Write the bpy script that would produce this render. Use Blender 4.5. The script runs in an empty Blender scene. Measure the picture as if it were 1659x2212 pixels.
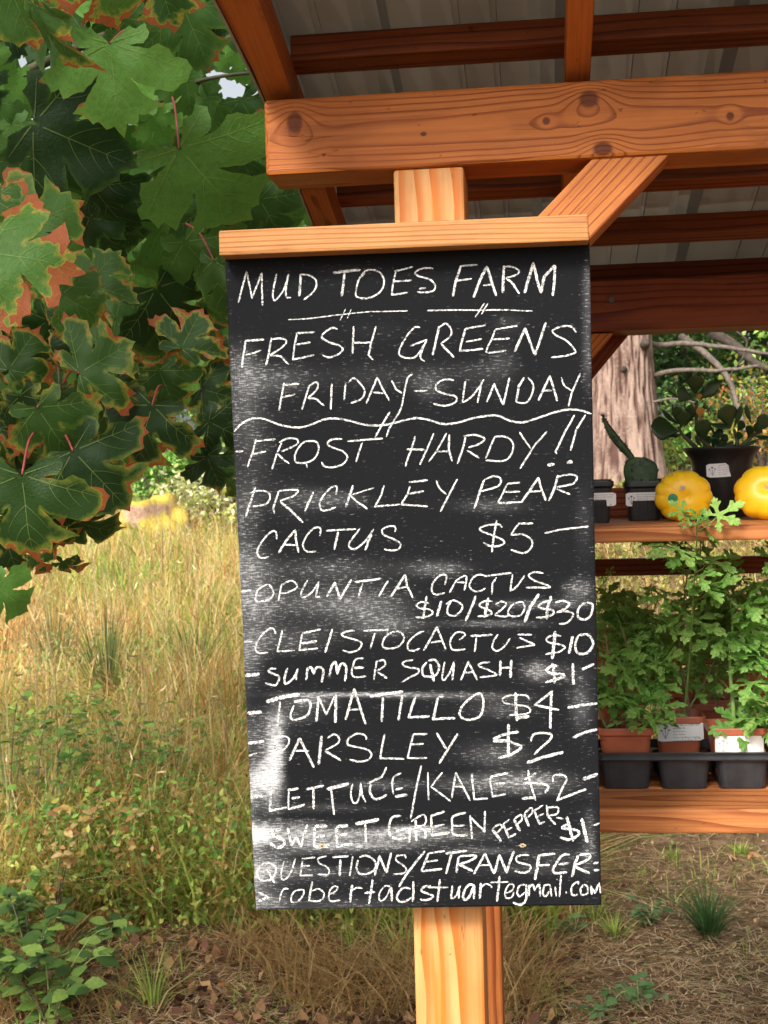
import bpy, bmesh, math, random
import numpy as np
from mathutils import Vector, Matrix, noise
from mathutils.geometry import delaunay_2d_cdt

random.seed(7); rng = np.random.default_rng(7)
C = bpy.context.scene.collection
SC = bpy.context.scene
R = math.radians
# ---------------------------------------------------------------- camera
EYE = Vector((0.0, 0.0, 1.55))
PSI = R(6.6); TH = R(1.1); AL = -0.027; F = 2900.0      # yaw, pitch down, roll, focal length (pixels of a 1659 x 2212 picture)
fwd = Vector((-math.sin(PSI)*math.cos(TH), math.cos(PSI)*math.cos(TH), -math.sin(TH)))
r0 = Vector((math.cos(PSI), math.sin(PSI), 0)); u0 = r0.cross(fwd)
RT = (math.cos(AL)*r0 + math.sin(AL)*u0).normalized(); UP = (-math.sin(AL)*r0 + math.cos(AL)*u0).normalized()
cam = bpy.data.objects.new('camera', bpy.data.cameras.new('camera')); C.objects.link(cam)
cam.matrix_world = Matrix(((RT.x, UP.x, -fwd.x, EYE.x), (RT.y, UP.y, -fwd.y, EYE.y), (RT.z, UP.z, -fwd.z, EYE.z), (0, 0, 0, 1)))
cam.data.sensor_fit = 'VERTICAL'; cam.data.sensor_height = 36.0; cam.data.lens = 36.0*F/2212.0
cam.data.clip_start = 0.05; cam.data.clip_end = 500
cam.data.dof.use_dof = True; cam.data.dof.focus_distance = 1.75; cam.data.dof.aperture_fstop = 22
SC.camera = cam
# ---------------------------------------------------------------- light
SUN_EL, SUN_AZ = 38.0, 203.0      # azimuth the light comes from, degrees clockwise from +Y
W = bpy.data.worlds.new('World'); SC.world = W; W.use_nodes = True
wn = W.node_tree.nodes; wl = W.node_tree.links; wn.clear()
sky = wn.new('ShaderNodeTexSky'); sky.sky_type = 'NISHITA'; sky.sun_disc = False
sky.sun_elevation = R(SUN_EL); sky.sun_rotation = R(SUN_AZ)
sky.air_density = 1.0; sky.dust_density = 6.0; sky.ozone_density = 0.6
bg = wn.new('ShaderNodeBackground'); bg.inputs['Strength'].default_value = 0.075
wo = wn.new('ShaderNodeOutputWorld'); hs = wn.new('ShaderNodeHueSaturation'); hs.inputs['Saturation'].default_value = 0.25; wl.new(sky.outputs[0], hs.inputs['Color']); wl.new(hs.outputs[0], bg.inputs[0]); wl.new(bg.outputs[0], wo.inputs[0])
sd = bpy.data.lights.new('sun', 'SUN'); sd.energy = 1.5; sd.angle = R(12); sd.color = (1.0, 0.95, 0.87)
sun = bpy.data.objects.new('sun', sd); C.objects.link(sun)
sdir = Vector((math.sin(R(SUN_AZ))*math.cos(R(SUN_EL)), math.cos(R(SUN_AZ))*math.cos(R(SUN_EL)), math.sin(R(SUN_EL))))
sun.rotation_euler = sdir.to_track_quat('Z', 'Y').to_euler()
SC.view_settings.view_transform = 'Standard'; SC.view_settings.look = 'None'
SC.view_settings.exposure = 1.68; SC.view_settings.gamma = 1.0; SC.view_settings.use_curve_mapping = False
SC.render.engine = 'CYCLES'

def ray(px, py):
    return fwd + RT*((px-829.5)/F) + UP*((1106-py)/F)
def P(px, py, Y):                  # point seen at (px, py) on the upright plane y = Y
    d = ray(px, py); return EYE + d*(Y/d.y)
def PZ(px, py, z):
    d = ray(px, py); return EYE + d*((z-EYE.z)/d.z)
def proj(p):
    v = Vector(p)-EYE; d = v.dot(fwd); return 829.5+F*v.dot(RT)/d, 1106-F*v.dot(UP)/d
# ---------------------------------------------------------------- objects
def mark(o, label=None, cat=None, group=None, kind=None):
    if label: o['label'] = label
    if cat: o['category'] = cat
    if group: o['group'] = group
    if kind: o['kind'] = kind
    return o
def thing(name, label, cat, loc=(0, 0, 0), group=None):
    o = bpy.data.objects.new(name, None); C.objects.link(o); o.location = loc; o.empty_display_size = 0.05
    return mark(o, label, cat, group)
def wloc(o):
    p = Vector((0, 0, 0))
    while o: p = p + o.location; o = o.parent
    return p
def link(name, me, mat=None, parent=None, loc=(0, 0, 0), rot=None, kind=None, world=True, label=None):
    """links a mesh; parents carry no rotation, so location is world minus the parents' locations"""
    o = bpy.data.objects.new(name, me); C.objects.link(o)
    if mat is not None and not me.materials: me.materials.append(mat)
    if parent is not None:
        o.parent = parent
        if world: loc = Vector(loc)-wloc(parent)
    o.location = loc
    if rot is not None:
        o.rotation_mode = 'QUATERNION'; o.rotation_quaternion = rot.to_quaternion() if isinstance(rot, Matrix) else rot
    if kind: o['kind'] = kind
    if label: o['label'] = label
    return o
def bm_mesh(bm, name='m', smooth=False):
    me = bpy.data.meshes.new(name); bm.to_mesh(me); bm.free()
    if smooth:
        me.shade_smooth()
    return me
def fast(name, V, Fc, nper, cols=None, colname='Col', mat=None, smooth=False, floats=None):
    V = np.asarray(V, dtype=np.float32).reshape(-1, 3); Fc = np.asarray(Fc, dtype=np.int32).reshape(-1, nper)
    me = bpy.data.meshes.new(name); me.vertices.add(len(V)); me.vertices.foreach_set('co', V.ravel())
    me.loops.add(Fc.size); me.loops.foreach_set('vertex_index', Fc.ravel())
    me.polygons.add(len(Fc)); me.polygons.foreach_set('loop_start', np.arange(0, Fc.size, nper, dtype=np.int32))
    me.update(calc_edges=True)
    if cols is not None:
        a = me.color_attributes.new(colname, 'FLOAT_COLOR', 'POINT')
        c4 = np.ones((len(V), 4), np.float32); c4[:, :3] = cols; a.data.foreach_set('color', c4.ravel())
    for k, v in (floats or {}).items():
        a = me.attributes.new(k, 'FLOAT', 'POINT'); a.data.foreach_set('value', np.asarray(v, np.float32))
    if mat: me.materials.append(mat)
    if smooth: me.shade_smooth()
    return me
def tube_bm(bm, pts, rads, n=8, cap=True):
    pts = [Vector(p) for p in pts]; rings = []; prev = None
    for i, p in enumerate(pts):
        t = (pts[min(i+1, len(pts)-1)]-pts[max(i-1, 0)]).normalized()
        a = prev if prev is not None else (Vector((0, 0, 1)) if abs(t.z) < .9 else Vector((1, 0, 0)))
        x = (a-t*a.dot(t)).normalized(); prev = x; y = t.cross(x)
        rings.append([bm.verts.new(p+(x*math.cos(2*math.pi*k/n)+y*math.sin(2*math.pi*k/n))*rads[i]) for k in range(n)])
    for a, b in zip(rings, rings[1:]):
        for k in range(n): bm.faces.new((a[k], a[(k+1) % n], b[(k+1) % n], b[k]))
    if cap:
        bm.faces.new(rings[0][::-1]); bm.faces.new(rings[-1])
    return bm
def tube(pts, rads, n=8):
    bm = bmesh.new(); tube_bm(bm, pts, rads, n); return bm_mesh(bm, 'tube', True)
def smooth_pts(ps, k=6):
    ps = [Vector(p) for p in ps]; out = []
    for i in range(len(ps)-1):
        a = ps[max(i-1, 0)]; b = ps[i]; c = ps[i+1]; d = ps[min(i+2, len(ps)-1)]
        for j in range(k):
            t = j/k
            out.append(.5*((2*b)+(c-a)*t+(2*a-5*b+4*c-d)*t*t+(3*b-a-3*c+d)*t**3))
    out.append(ps[-1]); return out
# ---------------------------------------------------------------- materials
class NT:
    def __init__(s, name):
        s.m = bpy.data.materials.new(name); s.m.use_nodes = True; s.n = s.m.node_tree.nodes; s.l = s.m.node_tree.links
        s.n.clear(); s.out = s.n.new('ShaderNodeOutputMaterial')
    def node(s, t, **kw):
        n = s.n.new(t)
        for k, v in kw.items():
            if k.startswith('i_'):
                s.put(n.inputs[k[2:].replace('_', ' ')], v)
            elif k.startswith('n') and k[1:].isdigit():
                s.put(n.inputs[int(k[1:])], v)
            else: setattr(n, k, v)
        return n
    def put(s, sock, v):
        if hasattr(v, 'links') and hasattr(v, 'is_output'): s.l.new(v, sock)
        else: sock.default_value = v
    def math(s, op, a, b=0.0, c=0.0, clamp=False):
        n = s.n.new('ShaderNodeMath'); n.operation = op; n.use_clamp = clamp
        s.put(n.inputs[0], a); s.put(n.inputs[1], b); s.put(n.inputs[2], c); return n.outputs[0]
    def sstep(s, x, a, b):
        n = s.n.new('ShaderNodeMapRange'); n.interpolation_type = 'SMOOTHSTEP'
        s.put(n.inputs[0], x); n.inputs[1].default_value = a; n.inputs[2].default_value = b; return n.outputs[0]
    def noise(s, vec, scale, detail=3, rough=.55):
        n = s.n.new('ShaderNodeTexNoise'); s.put(n.inputs['Scale'], scale); n.inputs['Detail'].default_value = detail
        n.inputs['Roughness'].default_value = rough
        if vec is not None: s.l.new(vec, n.inputs['Vector'])
        return n.outputs['Fac']
    def mapping(s, vec, scale=(1, 1, 1), loc=(0, 0, 0)):
        n = s.n.new('ShaderNodeMapping'); s.l.new(vec, n.inputs[0]); n.inputs['Scale'].default_value = scale; n.inputs['Location'].default_value = loc
        return n.outputs[0]
    def mix(s, fac, a, b):
        n = s.n.new('ShaderNodeMix'); n.data_type = 'RGBA'
        s.put(n.inputs[0], fac); s.put(n.inputs[6], a if not isinstance(a, tuple) else a+(1,)*(4-len(a)))
        s.put(n.inputs[7], b if not isinstance(b, tuple) else b+(1,)*(4-len(b))); return n.outputs[2]
    def coord(s, which='Object'): return s.n.new('ShaderNodeTexCoord').outputs[which]
    def attr(s, name, out='Fac'):
        n = s.n.new('ShaderNodeAttribute'); n.attribute_name = name; return n.outputs[out]
    def bump(s, h, strength=.3, dist=.002):
        n = s.n.new('ShaderNodeBump'); n.inputs['Strength'].default_value = strength; n.inputs['Distance'].default_value = dist
        s.l.new(h, n.inputs['Height']); return n.outputs[0]
    def pbr(s, col, rough=.6, normal=None, spec=.5, trans=0):
        b = s.n.new('ShaderNodeBsdfPrincipled'); s.put(b.inputs['Base Color'], col if not isinstance(col, tuple) else col+(1,)*(4-len(col)))
        s.put(b.inputs['Roughness'], rough); b.inputs['Specular IOR Level'].default_value = spec
        if normal is not None: s.l.new(normal, b.inputs['Normal'])
        if trans:
            t = s.n.new('ShaderNodeBsdfTranslucent'); s.put(t.inputs[0], col if not isinstance(col, tuple) else col+(1,)*(4-len(col)))
            mx = s.n.new('ShaderNodeMixShader'); mx.inputs[0].default_value = trans
            s.l.new(b.outputs[0], mx.inputs[1]); s.l.new(t.outputs[0], mx.inputs[2]); s.l.new(mx.outputs[0], s.out.inputs[0])
        else: s.l.new(b.outputs[0], s.out.inputs[0])
        return s.m

def wood(name, light, dark, spacing=.012, pith=(0.0, -.03), taper=.02, wob=.012, knots=(), sharp=.55, rough=.55, fibre=.25, seed=0.0, contrast=1.0, streak=None):
    """sawn timber, grain along local X; rings round a pith line that wanders; knots push the rings aside"""
    t = NT(name); oc = t.coord('Object')
    sx = t.node('ShaderNodeSeparateXYZ', n0=oc); x, y, z = sx.outputs
    n1 = t.noise(t.mapping(oc, (2.3, 7, 7), (seed, seed*.7, 0)), 1.0, 2); n2 = t.noise(t.mapping(oc, (1.7, 6, 6), (seed+9, 3, seed)), 1.0, 2)
    yy = t.math('ADD', t.math('SUBTRACT', y, pith[0]), t.math('MULTIPLY', t.math('SUBTRACT', n1, .5), wob*4))
    zz = t.math('ADD', t.math('SUBTRACT', z, pith[1]), t.math('MULTIPLY', t.math('SUBTRACT', n2, .5), wob*4))
    r = t.math('SQRT', t.math('ADD', t.math('MULTIPLY', yy, yy), t.math('MULTIPLY', zz, zz)))
    r = t.math('ADD', r, t.math('MULTIPLY', x, taper))
    kd = None
    for (kx, kz, a, b, push) in knots:
        dx = t.math('DIVIDE', t.math('SUBTRACT', x, kx), a); dz = t.math('DIVIDE', t.math('SUBTRACT', z, kz), b)
        dx2 = t.math('DIVIDE', dx, 1.6)
        d2 = t.math('ADD', t.math('MULTIPLY', dx2, dx2), t.math('MULTIPLY', t.math('DIVIDE', dz, 1.5), t.math('DIVIDE', dz, 1.5)))
        r = t.math('ADD', r, t.math('MULTIPLY', t.math('EXPONENT', t.math('MULTIPLY', d2, -1.0)), push))
        d = t.math('SQRT', t.math('ADD', t.math('MULTIPLY', dx, dx), t.math('MULTIPLY', dz, dz)))
        k = t.math('SUBTRACT', 1.0, t.sstep(d, .5, .85)); kd = k if kd is None else t.math('MAXIMUM', kd, k)
    f = t.math('FRACT', t.math('DIVIDE', r, spacing))
    late = t.math('MULTIPLY', t.sstep(f, sharp, .95), t.math('SUBTRACT', 1.0, t.sstep(f, .965, 1.0)))
    fib = t.noise(t.mapping(oc, (6, 260, 260), (seed, 0, 0)), 1.0, 2)
    big = t.noise(t.mapping(oc, (3, 14, 14), (0, seed, 0)), 1.0, 3)
    c = t.mix(t.math('MULTIPLY', late, contrast), light, dark)
    mid = tuple(.5*a+.5*b for a, b in zip(light, dark))
    c = t.mix(t.math('MULTIPLY', t.sstep(big, .45, .75), .55), c, mid)
    c = t.mix(t.math('MULTIPLY', t.sstep(fib, .35, .75), fibre), c, tuple(v*.5 for v in dark))
    if streak:
        s_ = t.noise(t.mapping(oc, (2.0, 30, 30), (4, seed, 2)), 1.0, 3); c = t.mix(t.math('MULTIPLY', t.sstep(s_, .58, .68), .8), c, streak)
    if kd is not None: c = t.mix(t.math('MULTIPLY', kd, .9), c, tuple(v*.45 for v in dark))
    sp = t.sstep(t.noise(t.mapping(oc, (60, 120, 120), (seed, 1, 2)), 1.0, 2), .70, .76); c = t.mix(t.math('MULTIPLY', sp, .55), c, tuple(v*.3 for v in dark))
    bl2 = t.noise(t.mapping(oc, (5, 9, 9), (seed, 5, 1)), 1.0, 4, .65); c = t.mix(t.math('MULTIPLY', t.sstep(bl2, .42, .7), .38), c, tuple(.55*v for v in mid))
    ck = t.noise(t.mapping(oc, (3.2, 95, 95), (seed*2, 7, 3)), 1.0, 1); ck = t.math('SUBTRACT', 1.0, t.sstep(t.math('ABSOLUTE', t.math('SUBTRACT', ck, .5)), .0, .010)); ck = t.math('MULTIPLY', ck, t.sstep(bl2, .52, .6)); c = t.mix(t.math('MULTIPLY', ck, .6), c, tuple(v*.25 for v in dark))
    h = t.math('SUBTRACT', t.math('ADD', late, t.math('MULTIPLY', fib, .8)), t.math('MULTIPLY', t.math('ADD', ck, sp), .8))
    rg = t.math('ADD', rough, t.math('MULTIPLY', t.math('SUBTRACT', big, .5), .25))
    return t.pbr(c, rg, t.bump(h, .45, .0014), .22)

def plain(name, col, rough=.5, var=.15, scale=30, bump=0, spec=.5, trans=0, metal=0):
    t = NT(name); oc = t.coord('Object'); n = t.noise(oc, scale, 4)
    c = t.mix(t.sstep(n, .3, .7), tuple(v*(1-var) for v in col), tuple(min(1, v*(1+var)) for v in col))
    nm = t.bump(n, bump, .002) if bump else None
    m = t.pbr(c, rough, nm, spec, trans)
    if metal:
        for q in t.n:
            if q.type == 'BSDF_PRINCIPLED': q.inputs['Metallic'].default_value = metal
    return m
def vcol(name, rough=.6, trans=.35, spec=.3, mul=1.0):
    t = NT(name); c = t.attr('Col', 'Color'); n = t.noise(t.coord('Object'), 60, 2)
    c = t.mix(t.math('MULTIPLY', t.sstep(n, .3, .8), .15), c, (0.03, 0.03, 0.01))
    return t.pbr(c, rough, None, spec, trans)
M = {}
M['foliage'] = vcol('foliage', .5, .35, .35)
M['grass'] = vcol('grass_blades', .6, .5, .25)
M['litter'] = vcol('dry_litter', .8, .1, .15)
# ---------------------------------------------------------------- ground
def sm(a, b, x):
    t = np.clip((x-a)/(b-a), 0, 1); return t*t*(3-2*t)
def gz(X, Y):
    X = np.asarray(X, float); Y = np.asarray(Y, float)
    left = np.clip(Y-5.0, 0, 16)*.075 + np.clip(Y-21, 0, 30)*.01
    right = np.clip(Y-5.6, 0, 6.6)*.225 + np.clip(Y-12.2, 0, 40)*.04
    w = sm(-1.6, .2, X)
    b = .03*np.sin(X*1.7+.6*Y)+.02*np.sin(2.3*Y-X*.9+1)+.012*np.sin(5.1*X+1.3)*np.sin(4.3*Y)
    return left*(1-w)+right*w + b*np.clip((Y-3)/3, .25, 2)
gx = np.concatenate([np.linspace(-90, -9, 24), np.linspace(-8.5, 8.5, 110), np.linspace(9, 90, 24)])
gy = np.concatenate([np.linspace(-60, 2, 14), np.linspace(2.3, 26, 150), np.linspace(28, 140, 26)])
GX, GY = np.meshgrid(gx, gy); GZ = gz(GX, GY)
V = np.stack([GX, GY, GZ], -1).reshape(-1, 3); nx = len(gx); ny = len(gy)
i = np.arange(nx*ny).reshape(ny, nx)
Fq = np.stack([i[:-1, :-1], i[:-1, 1:], i[1:, 1:], i[1:, :-1]], -1).reshape(-1, 4)
t = NT('ground_soil'); oc = t.coord('Object')
n1 = t.noise(oc, 1.3, 4); n2 = t.noise(oc, 22, 6, .7); n3 = t.noise(t.mapping(oc, (30, 90, 30)), 1.0, 3)
c = t.mix(t.sstep(n2, .3, .7), (.06, .035, .02), (.24, .15, .08))
c = t.mix(t.math('MULTIPLY', t.sstep(n1, .45, .7), .5), c, (.075, .085, .025))
c = t.mix(t.math('MULTIPLY', t.sstep(n3, .55, .75), .6), c, (.28, .18, .085))
M['ground'] = t.pbr(c, .9, t.bump(n2, .8, .02), .2)
g = link('ground', fast('ground', V, Fq, 4, mat=M['ground'], smooth=True)); g['kind'] = 'structure'

def blades(name, X, Y, h, wdt, lean, cols, flat=0.0, seg=3, base=None, mat='litter', colvar=.25, label=None, cat=None, az=None, kind='stuff', tipdark=None):
    n = len(X); X = np.asarray(X); Y = np.asarray(Y)
    Z = gz(X, Y) if base is None else base
    a = rng.uniform(0, 2*np.pi, n) if az is None else az
    dx, dy = np.cos(a), np.sin(a); fa = a+rng.uniform(.6, 2.4, n); wx, wy = np.cos(fa), np.sin(fa)
    pts = []
    for k in range(seg+1):
        s = k/seg; out = lean*h*(s**1.8); up = h*(s-(.35*lean*s**2.2))*(1-flat)+flat*.01
        if flat > 0: out = h*s
        cx = X+dx*out; cy = Y+dy*out; cz = Z+up
        ww = wdt*(1-s**2)*.5+.0002
        pts.append(np.stack([cx-wx*ww, cy-wy*ww, cz], -1)); pts.append(np.stack([cx+wx*ww, cy+wy*ww, cz], -1))
    m = 2*(seg+1); V = np.stack(pts, 1).reshape(-1, 3)
    b = np.arange(n)[:, None, None]*m; q = np.array([[2*k, 2*k+1, 2*k+3, 2*k+2] for k in range(seg)])[None]
    Fc = (b+q).reshape(-1, 4)
    cols = np.asarray(cols); ci = cols[rng.integers(0, len(cols), n)]*(1+rng.uniform(-colvar, colvar, (n, 1)))
    cc = np.repeat(ci, m, 0)
    o = link(name, fast(name, V, Fc, 4, cc, mat=M[mat])); o['kind'] = kind
    if label: o['label'] = label
    if cat: o['category'] = cat
    return o
def fan(n, y0, y1, xa, xb, pw=2.0):
    """positions whose density falls with distance; x range given as slopes X/Y"""
    u = rng.uniform(0, 1, n); Y = (y0**(1-pw)+u*(y1**(1-pw)-y0**(1-pw)))**(1/(1-pw)) if pw != 1 else y0*(y1/y0)**u
    X = rng.uniform(xa, xb, n)*Y; return X, Y
straw = [(.88, .66, .27), (.82, .53, .20), (.92, .78, .42), (.66, .37, .13), (.82, .70, .26), (.60, .30, .10)]
green = [(.22, .38, .05), (.34, .50, .08), (.17, .30, .05), (.46, .56, .12), (.54, .58, .16)]
# meadow, left of the stand
def patch(X, Y, s, off=0):
    return np.array([noise.noise(Vector((x*s+off, y*s, 0))) for x, y in zip(X, Y)])
n = 34000; X, Y = fan(n, 4.6, 21, -.45, .02, 1.5); pn = patch(X, Y, .9)
hh = rng.uniform(.18, .55, n)*(1+.6*pn); kk = (pn > -.45) | (rng.uniform(0, 1, n) < .4); X, Y, hh, pn = X[kk], Y[kk], hh[kk], pn[kk]; n = len(X)
blades('meadow_grass', X, Y, hh, rng.choice([.0035, .005, .009], n)*(1+Y/18), rng.uniform(.1, 1.5, n), straw, mat='grass', label='tall straw coloured meadow grass left of the chalkboard', cat='grass')
n = 22000; X, Y = fan(n, 4.5, 20, -.45, .02, 1.4); pn = patch(X, Y, .7, 30); k = pn > -.1; X, Y = X[k], Y[k]; n = len(X)
blades('green_grass', X, Y, rng.uniform(.2, .52, n), rng.uniform(.004, .0085, n)*(1+Y/12), rng.uniform(.2, 1.2, n), green, mat='grass', label='green grass growing among the straw coloured meadow', cat='grass')
n = 1500; X, Y = fan(n, 5.2, 16, -.45, .0, 1.5)
blades('seed_stalk', X, Y, rng.uniform(.5, .95, n), rng.uniform(.0025, .004, n)*(1+Y/14), rng.uniform(.0, .5, n), [(.5, .38, .2), (.33, .2, .09), (.62, .52, .28)], mat='grass', seg=4, label='tall thin dry seed stalks standing above the meadow grass', cat='grass')
# trampled ground in front of and right of the post
n = 68000; X, Y = fan(n, 3.4, 12, -.47, .42, 2.0); k = (X/Y > -.05) | (Y < 4.9); X, Y = X[k], Y[k]; n = len(X)
blades('ground_litter', X, Y, rng.uniform(.02, .11, n), rng.uniform(.0014, .0035, n), rng.uniform(0, .3, n), [(.62, .43, .24), (.44, .27, .13), (.72, .54, .32), (.28, .16, .08), (.14, .07, .035)],
       flat=.93, seg=2, base=gz(X, Y)+rng.uniform(.001, .03, n), label='dry needles and straw lying on the bare ground', cat='litter')
n = 12000; X, Y = fan(n, 3.4, 9, -.46, .42, 1.8); pn = patch(X, Y, 1.6, 9); k = ((X/Y > -.08) | (Y < 4.7)) & (pn > -.02); X, Y = X[k], Y[k]; n = len(X)
blades('short_grass', X, Y, rng.uniform(.03, .12, n), rng.uniform(.002, .0045, n), rng.uniform(.3, 1.3, n), green+[(.35, .3, .12)], mat='grass', label='short green grass sprouting through the litter', cat='grass')
n = 8500; X, Y = fan(n, 3.75, 5.6, -.46, .0, 1.2); pn = patch(X, Y, 1.9, 70); k = (Y > 4.55) | (pn > .0); X, Y = X[k], Y[k]; n = len(X)
blades('dry_grass', X, Y, rng.uniform(.10, .34, n), rng.uniform(.003, .005, n), rng.uniform(.7, 1.7, n), [(.45, .28, .11), (.34, .19, .07), (.5, .36, .16)], mat='grass', label='matted brown dry grass at the meadow edge', cat='grass')

def leaf_quads(c, size, cols, up=.5, colvar=.3, stretch=1.6, seed=0):
    """many little pointed leaves (two triangles folded on the midrib) at points c"""
    n = len(c); c = np.asarray(c); size = np.broadcast_to(size, (n,))
    d = rng.normal(size=(n, 3)); d /= np.linalg.norm(d, axis=1)[:, None]
    nn = rng.normal(size=(n, 3)); nn[:, 2] += up*3; nn -= d*(nn*d).sum(1)[:, None]; nn /= np.linalg.norm(nn, axis=1)[:, None]
    s = np.cross(d, nn); L = size[:, None]; Wd = L/stretch*.5
    V = np.stack([c, c+d*L*.5+s*Wd+nn*L*.08, c+d*L-nn*L*.1, c+d*L*.5-s*Wd+nn*L*.08], 1).reshape(-1, 3)
    b = np.arange(n)[:, None]*4; T = np.concatenate([b+np.array([0, 1, 2]), b+np.array([0, 2, 3])], 1).reshape(-1, 3)
    cols = np.asarray(cols); ci = cols[rng.integers(0, len(cols), n)]*(1+rng.uniform(-colvar, colvar, (n, 1)))
    return V, T, np.repeat(ci, 4, 0)
def clump_pts(n, centre, rad, nclump, shell=.5):
    cc = rng.normal(size=(nclump, 3)); cc /= np.linalg.norm(cc, axis=1)[:, None]; cc *= rng.uniform(shell, 1, (nclump, 1))
    cc = cc*np.asarray(rad)+np.asarray(centre); k = rng.integers(0, nclump, n)
    return cc[k]+rng.normal(size=(n, 3))*np.asarray(rad)*.17
def tree(name, label, cat, X, Y, h, crown_r, n, size, cols, trunk_r=.1, crown_z=None, nclump=40, group=None, trunkcol='bark_dark', low=.25):
    z = float(gz(X, Y)); tr = thing(name, label, cat, (X, Y, z), group)
    pts = [Vector((X, Y, z-.1)), Vector((X+.1*h*rng.uniform(-.3, .3), Y, z+h*.4)), Vector((X+.15*h*rng.uniform(-.3, .3), Y, z+h*.9))]
    link('trunk', tube([p-Vector((X, Y, z)) for p in smooth_pts(pts, 4)], list(np.linspace(trunk_r, trunk_r*.3, 9)), 8), M[trunkcol], tr, (X, Y, z))
    c = clump_pts(n, (0, 0, h*(low+1)/2), (crown_r, crown_r, h*(1-low)/2), nclump, .35)
    V, T, cc = leaf_quads(c, size*rng.uniform(.6, 1.3, n), cols)
    link('crown', fast('crown', V, T, 3, cc, mat=M['foliage']), None, tr, (X, Y, z)); return tr
t = NT('bark_grey'); oc = t.coord('Object'); n1 = t.noise(t.mapping(oc, (9, 9, 2.2)), 1.0, 6, .7); n2 = t.noise(oc, 35, 5, .7)
c = t.mix(t.sstep(n1, .35, .65), (.13, .075, .058), (.34, .24, .19)); c = t.mix(t.math('MULTIPLY', t.sstep(n2, .5, .7), .5), c, (.43, .35, .295))
c = t.mix(t.math('MULTIPLY', t.sstep(t.attr('fissure'), .15, .8), .92), c, (.07, .035, .028))
M['bark_grey'] = t.pbr(c, .9, t.bump(n2, .7, .01), .2)
M['bark_dark'] = plain('bark_dark', (.055, .04, .03), .85, .4, 25, .6)
M['bark_branch'] = plain('bark_branch', (.12, .095, .075), .85, .35, 30, .5)
brightg = [(.16, .40, .06), (.26, .52, .10), (.40, .60, .15), (.11, .28, .05), (.46, .62, .2)]
darkg = [(.03, .075, .02), (.05, .11, .03), (.02, .05, .015), (.08, .14, .04)]
yelg = [(.4, .4, .08), (.3, .4, .07), (.5, .42, .1), (.16, .28, .05)]
gT = 'trees beyond the meadow'
def Xp(px, Y): return P(px, 1000, Y).x
tree('broadleaf_tree', 'bright green broadleaf tree seen through the gap under the maple, at the mossy rock', 'tree', Xp(290, 23), 23.0, 5.2, 1.7, 6500, .13, brightg, .12, group=gT, low=.02)
tree('broadleaf_tree', 'bright green broadleaf tree directly left of the chalkboard top', 'tree', Xp(470, 24.5), 24.5, 6.4, 1.9, 6500, .14, brightg+yelg[:1], .13, group=gT, low=.02)
tree('broadleaf_tree', 'green broadleaf tree behind the maple at the left edge', 'tree', Xp(90, 26), 26.0, 6.6, 2.2, 6000, .15, brightg[:2]+darkg, .15, group=gT, low=.05)
tree('broadleaf_tree', 'farthest tall green tree mostly hidden behind the chalkboard', 'tree', Xp(680, 27), 27.0, 7.5, 2.4, 5000, .16, brightg[:2]+darkg, .15, group=gT, low=.05)
tree('broadleaf_tree', 'round green tree wholly behind the left half of the chalkboard', 'tree', Xp(860, 24), 24.0, 6.0, 2.2, 4500, .15, brightg+darkg, .13, group=gT, low=.02)
tree('broadleaf_tree', 'round green tree wholly behind the right half of the chalkboard', 'tree', Xp(1090, 23), 23.0, 6.4, 2.2, 4500, .15, brightg+darkg, .13, group=gT, low=.02)
# pale leaved bush and green shrub behind the rock
def bush(name, label, X, Y, h, r, n, size, cols, cat='bush', group=None, nclump=30):
    z = float(gz(X, Y)); b = thing(name, label, cat, (X, Y, z), group)
    bm = bmesh.new()
    for k in range(9):
        a = rng.uniform(0, 6.28); q = rng.uniform(.3, .8)*r
        tube_bm(bm, smooth_pts([(0, 0, -.05), (math.cos(a)*q*.4, math.sin(a)*q*.4, h*.4), (math.cos(a)*q, math.sin(a)*q, h*.85)], 3), [.02*h, .018*h, .015*h, .012*h, .009*h, .006*h, .004*h], 5)
    link('stem', bm_mesh(bm, 'stem', True), M['bark_branch'], b, (X, Y, z))
    c = clump_pts(n, (0, 0, h*.52), (r, r, h*.5), nclump, .3); c[:, 2] = np.abs(c[:, 2])
    V, T, cc = leaf_quads(c, size*rng.uniform(.6, 1.3, n), cols); link('foliage', fast('foliage', V, T, 3, cc, mat=M['foliage']), None, b, (X, Y, z)); return b
bush('pale_bush', 'bush with drooping pale cream and yellow leaves beside the mossy rock', Xp(450, 17.5), 17.5, .95, .62, 1700, .085, [(.7, .68, .4), (.75, .74, .5), (.55, .58, .2), (.45, .52, .12)])
bush('green_bush', 'low bright green bush behind the mossy rock', Xp(345, 20.5), 20.5, 1.25, .9, 2600, .09, brightg)
bush('green_bush', 'dark green bush right of the pale bush, by the chalkboard edge', Xp(500, 18.6), 18.6, .9, .55, 1500, .08, darkg+brightg[:2])
bush('green_bush', 'yellow green bush low at the left edge under the maple', Xp(60, 19), 19.0, 1.2, 1.2, 2200, .09, yelg+brightg)
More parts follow.
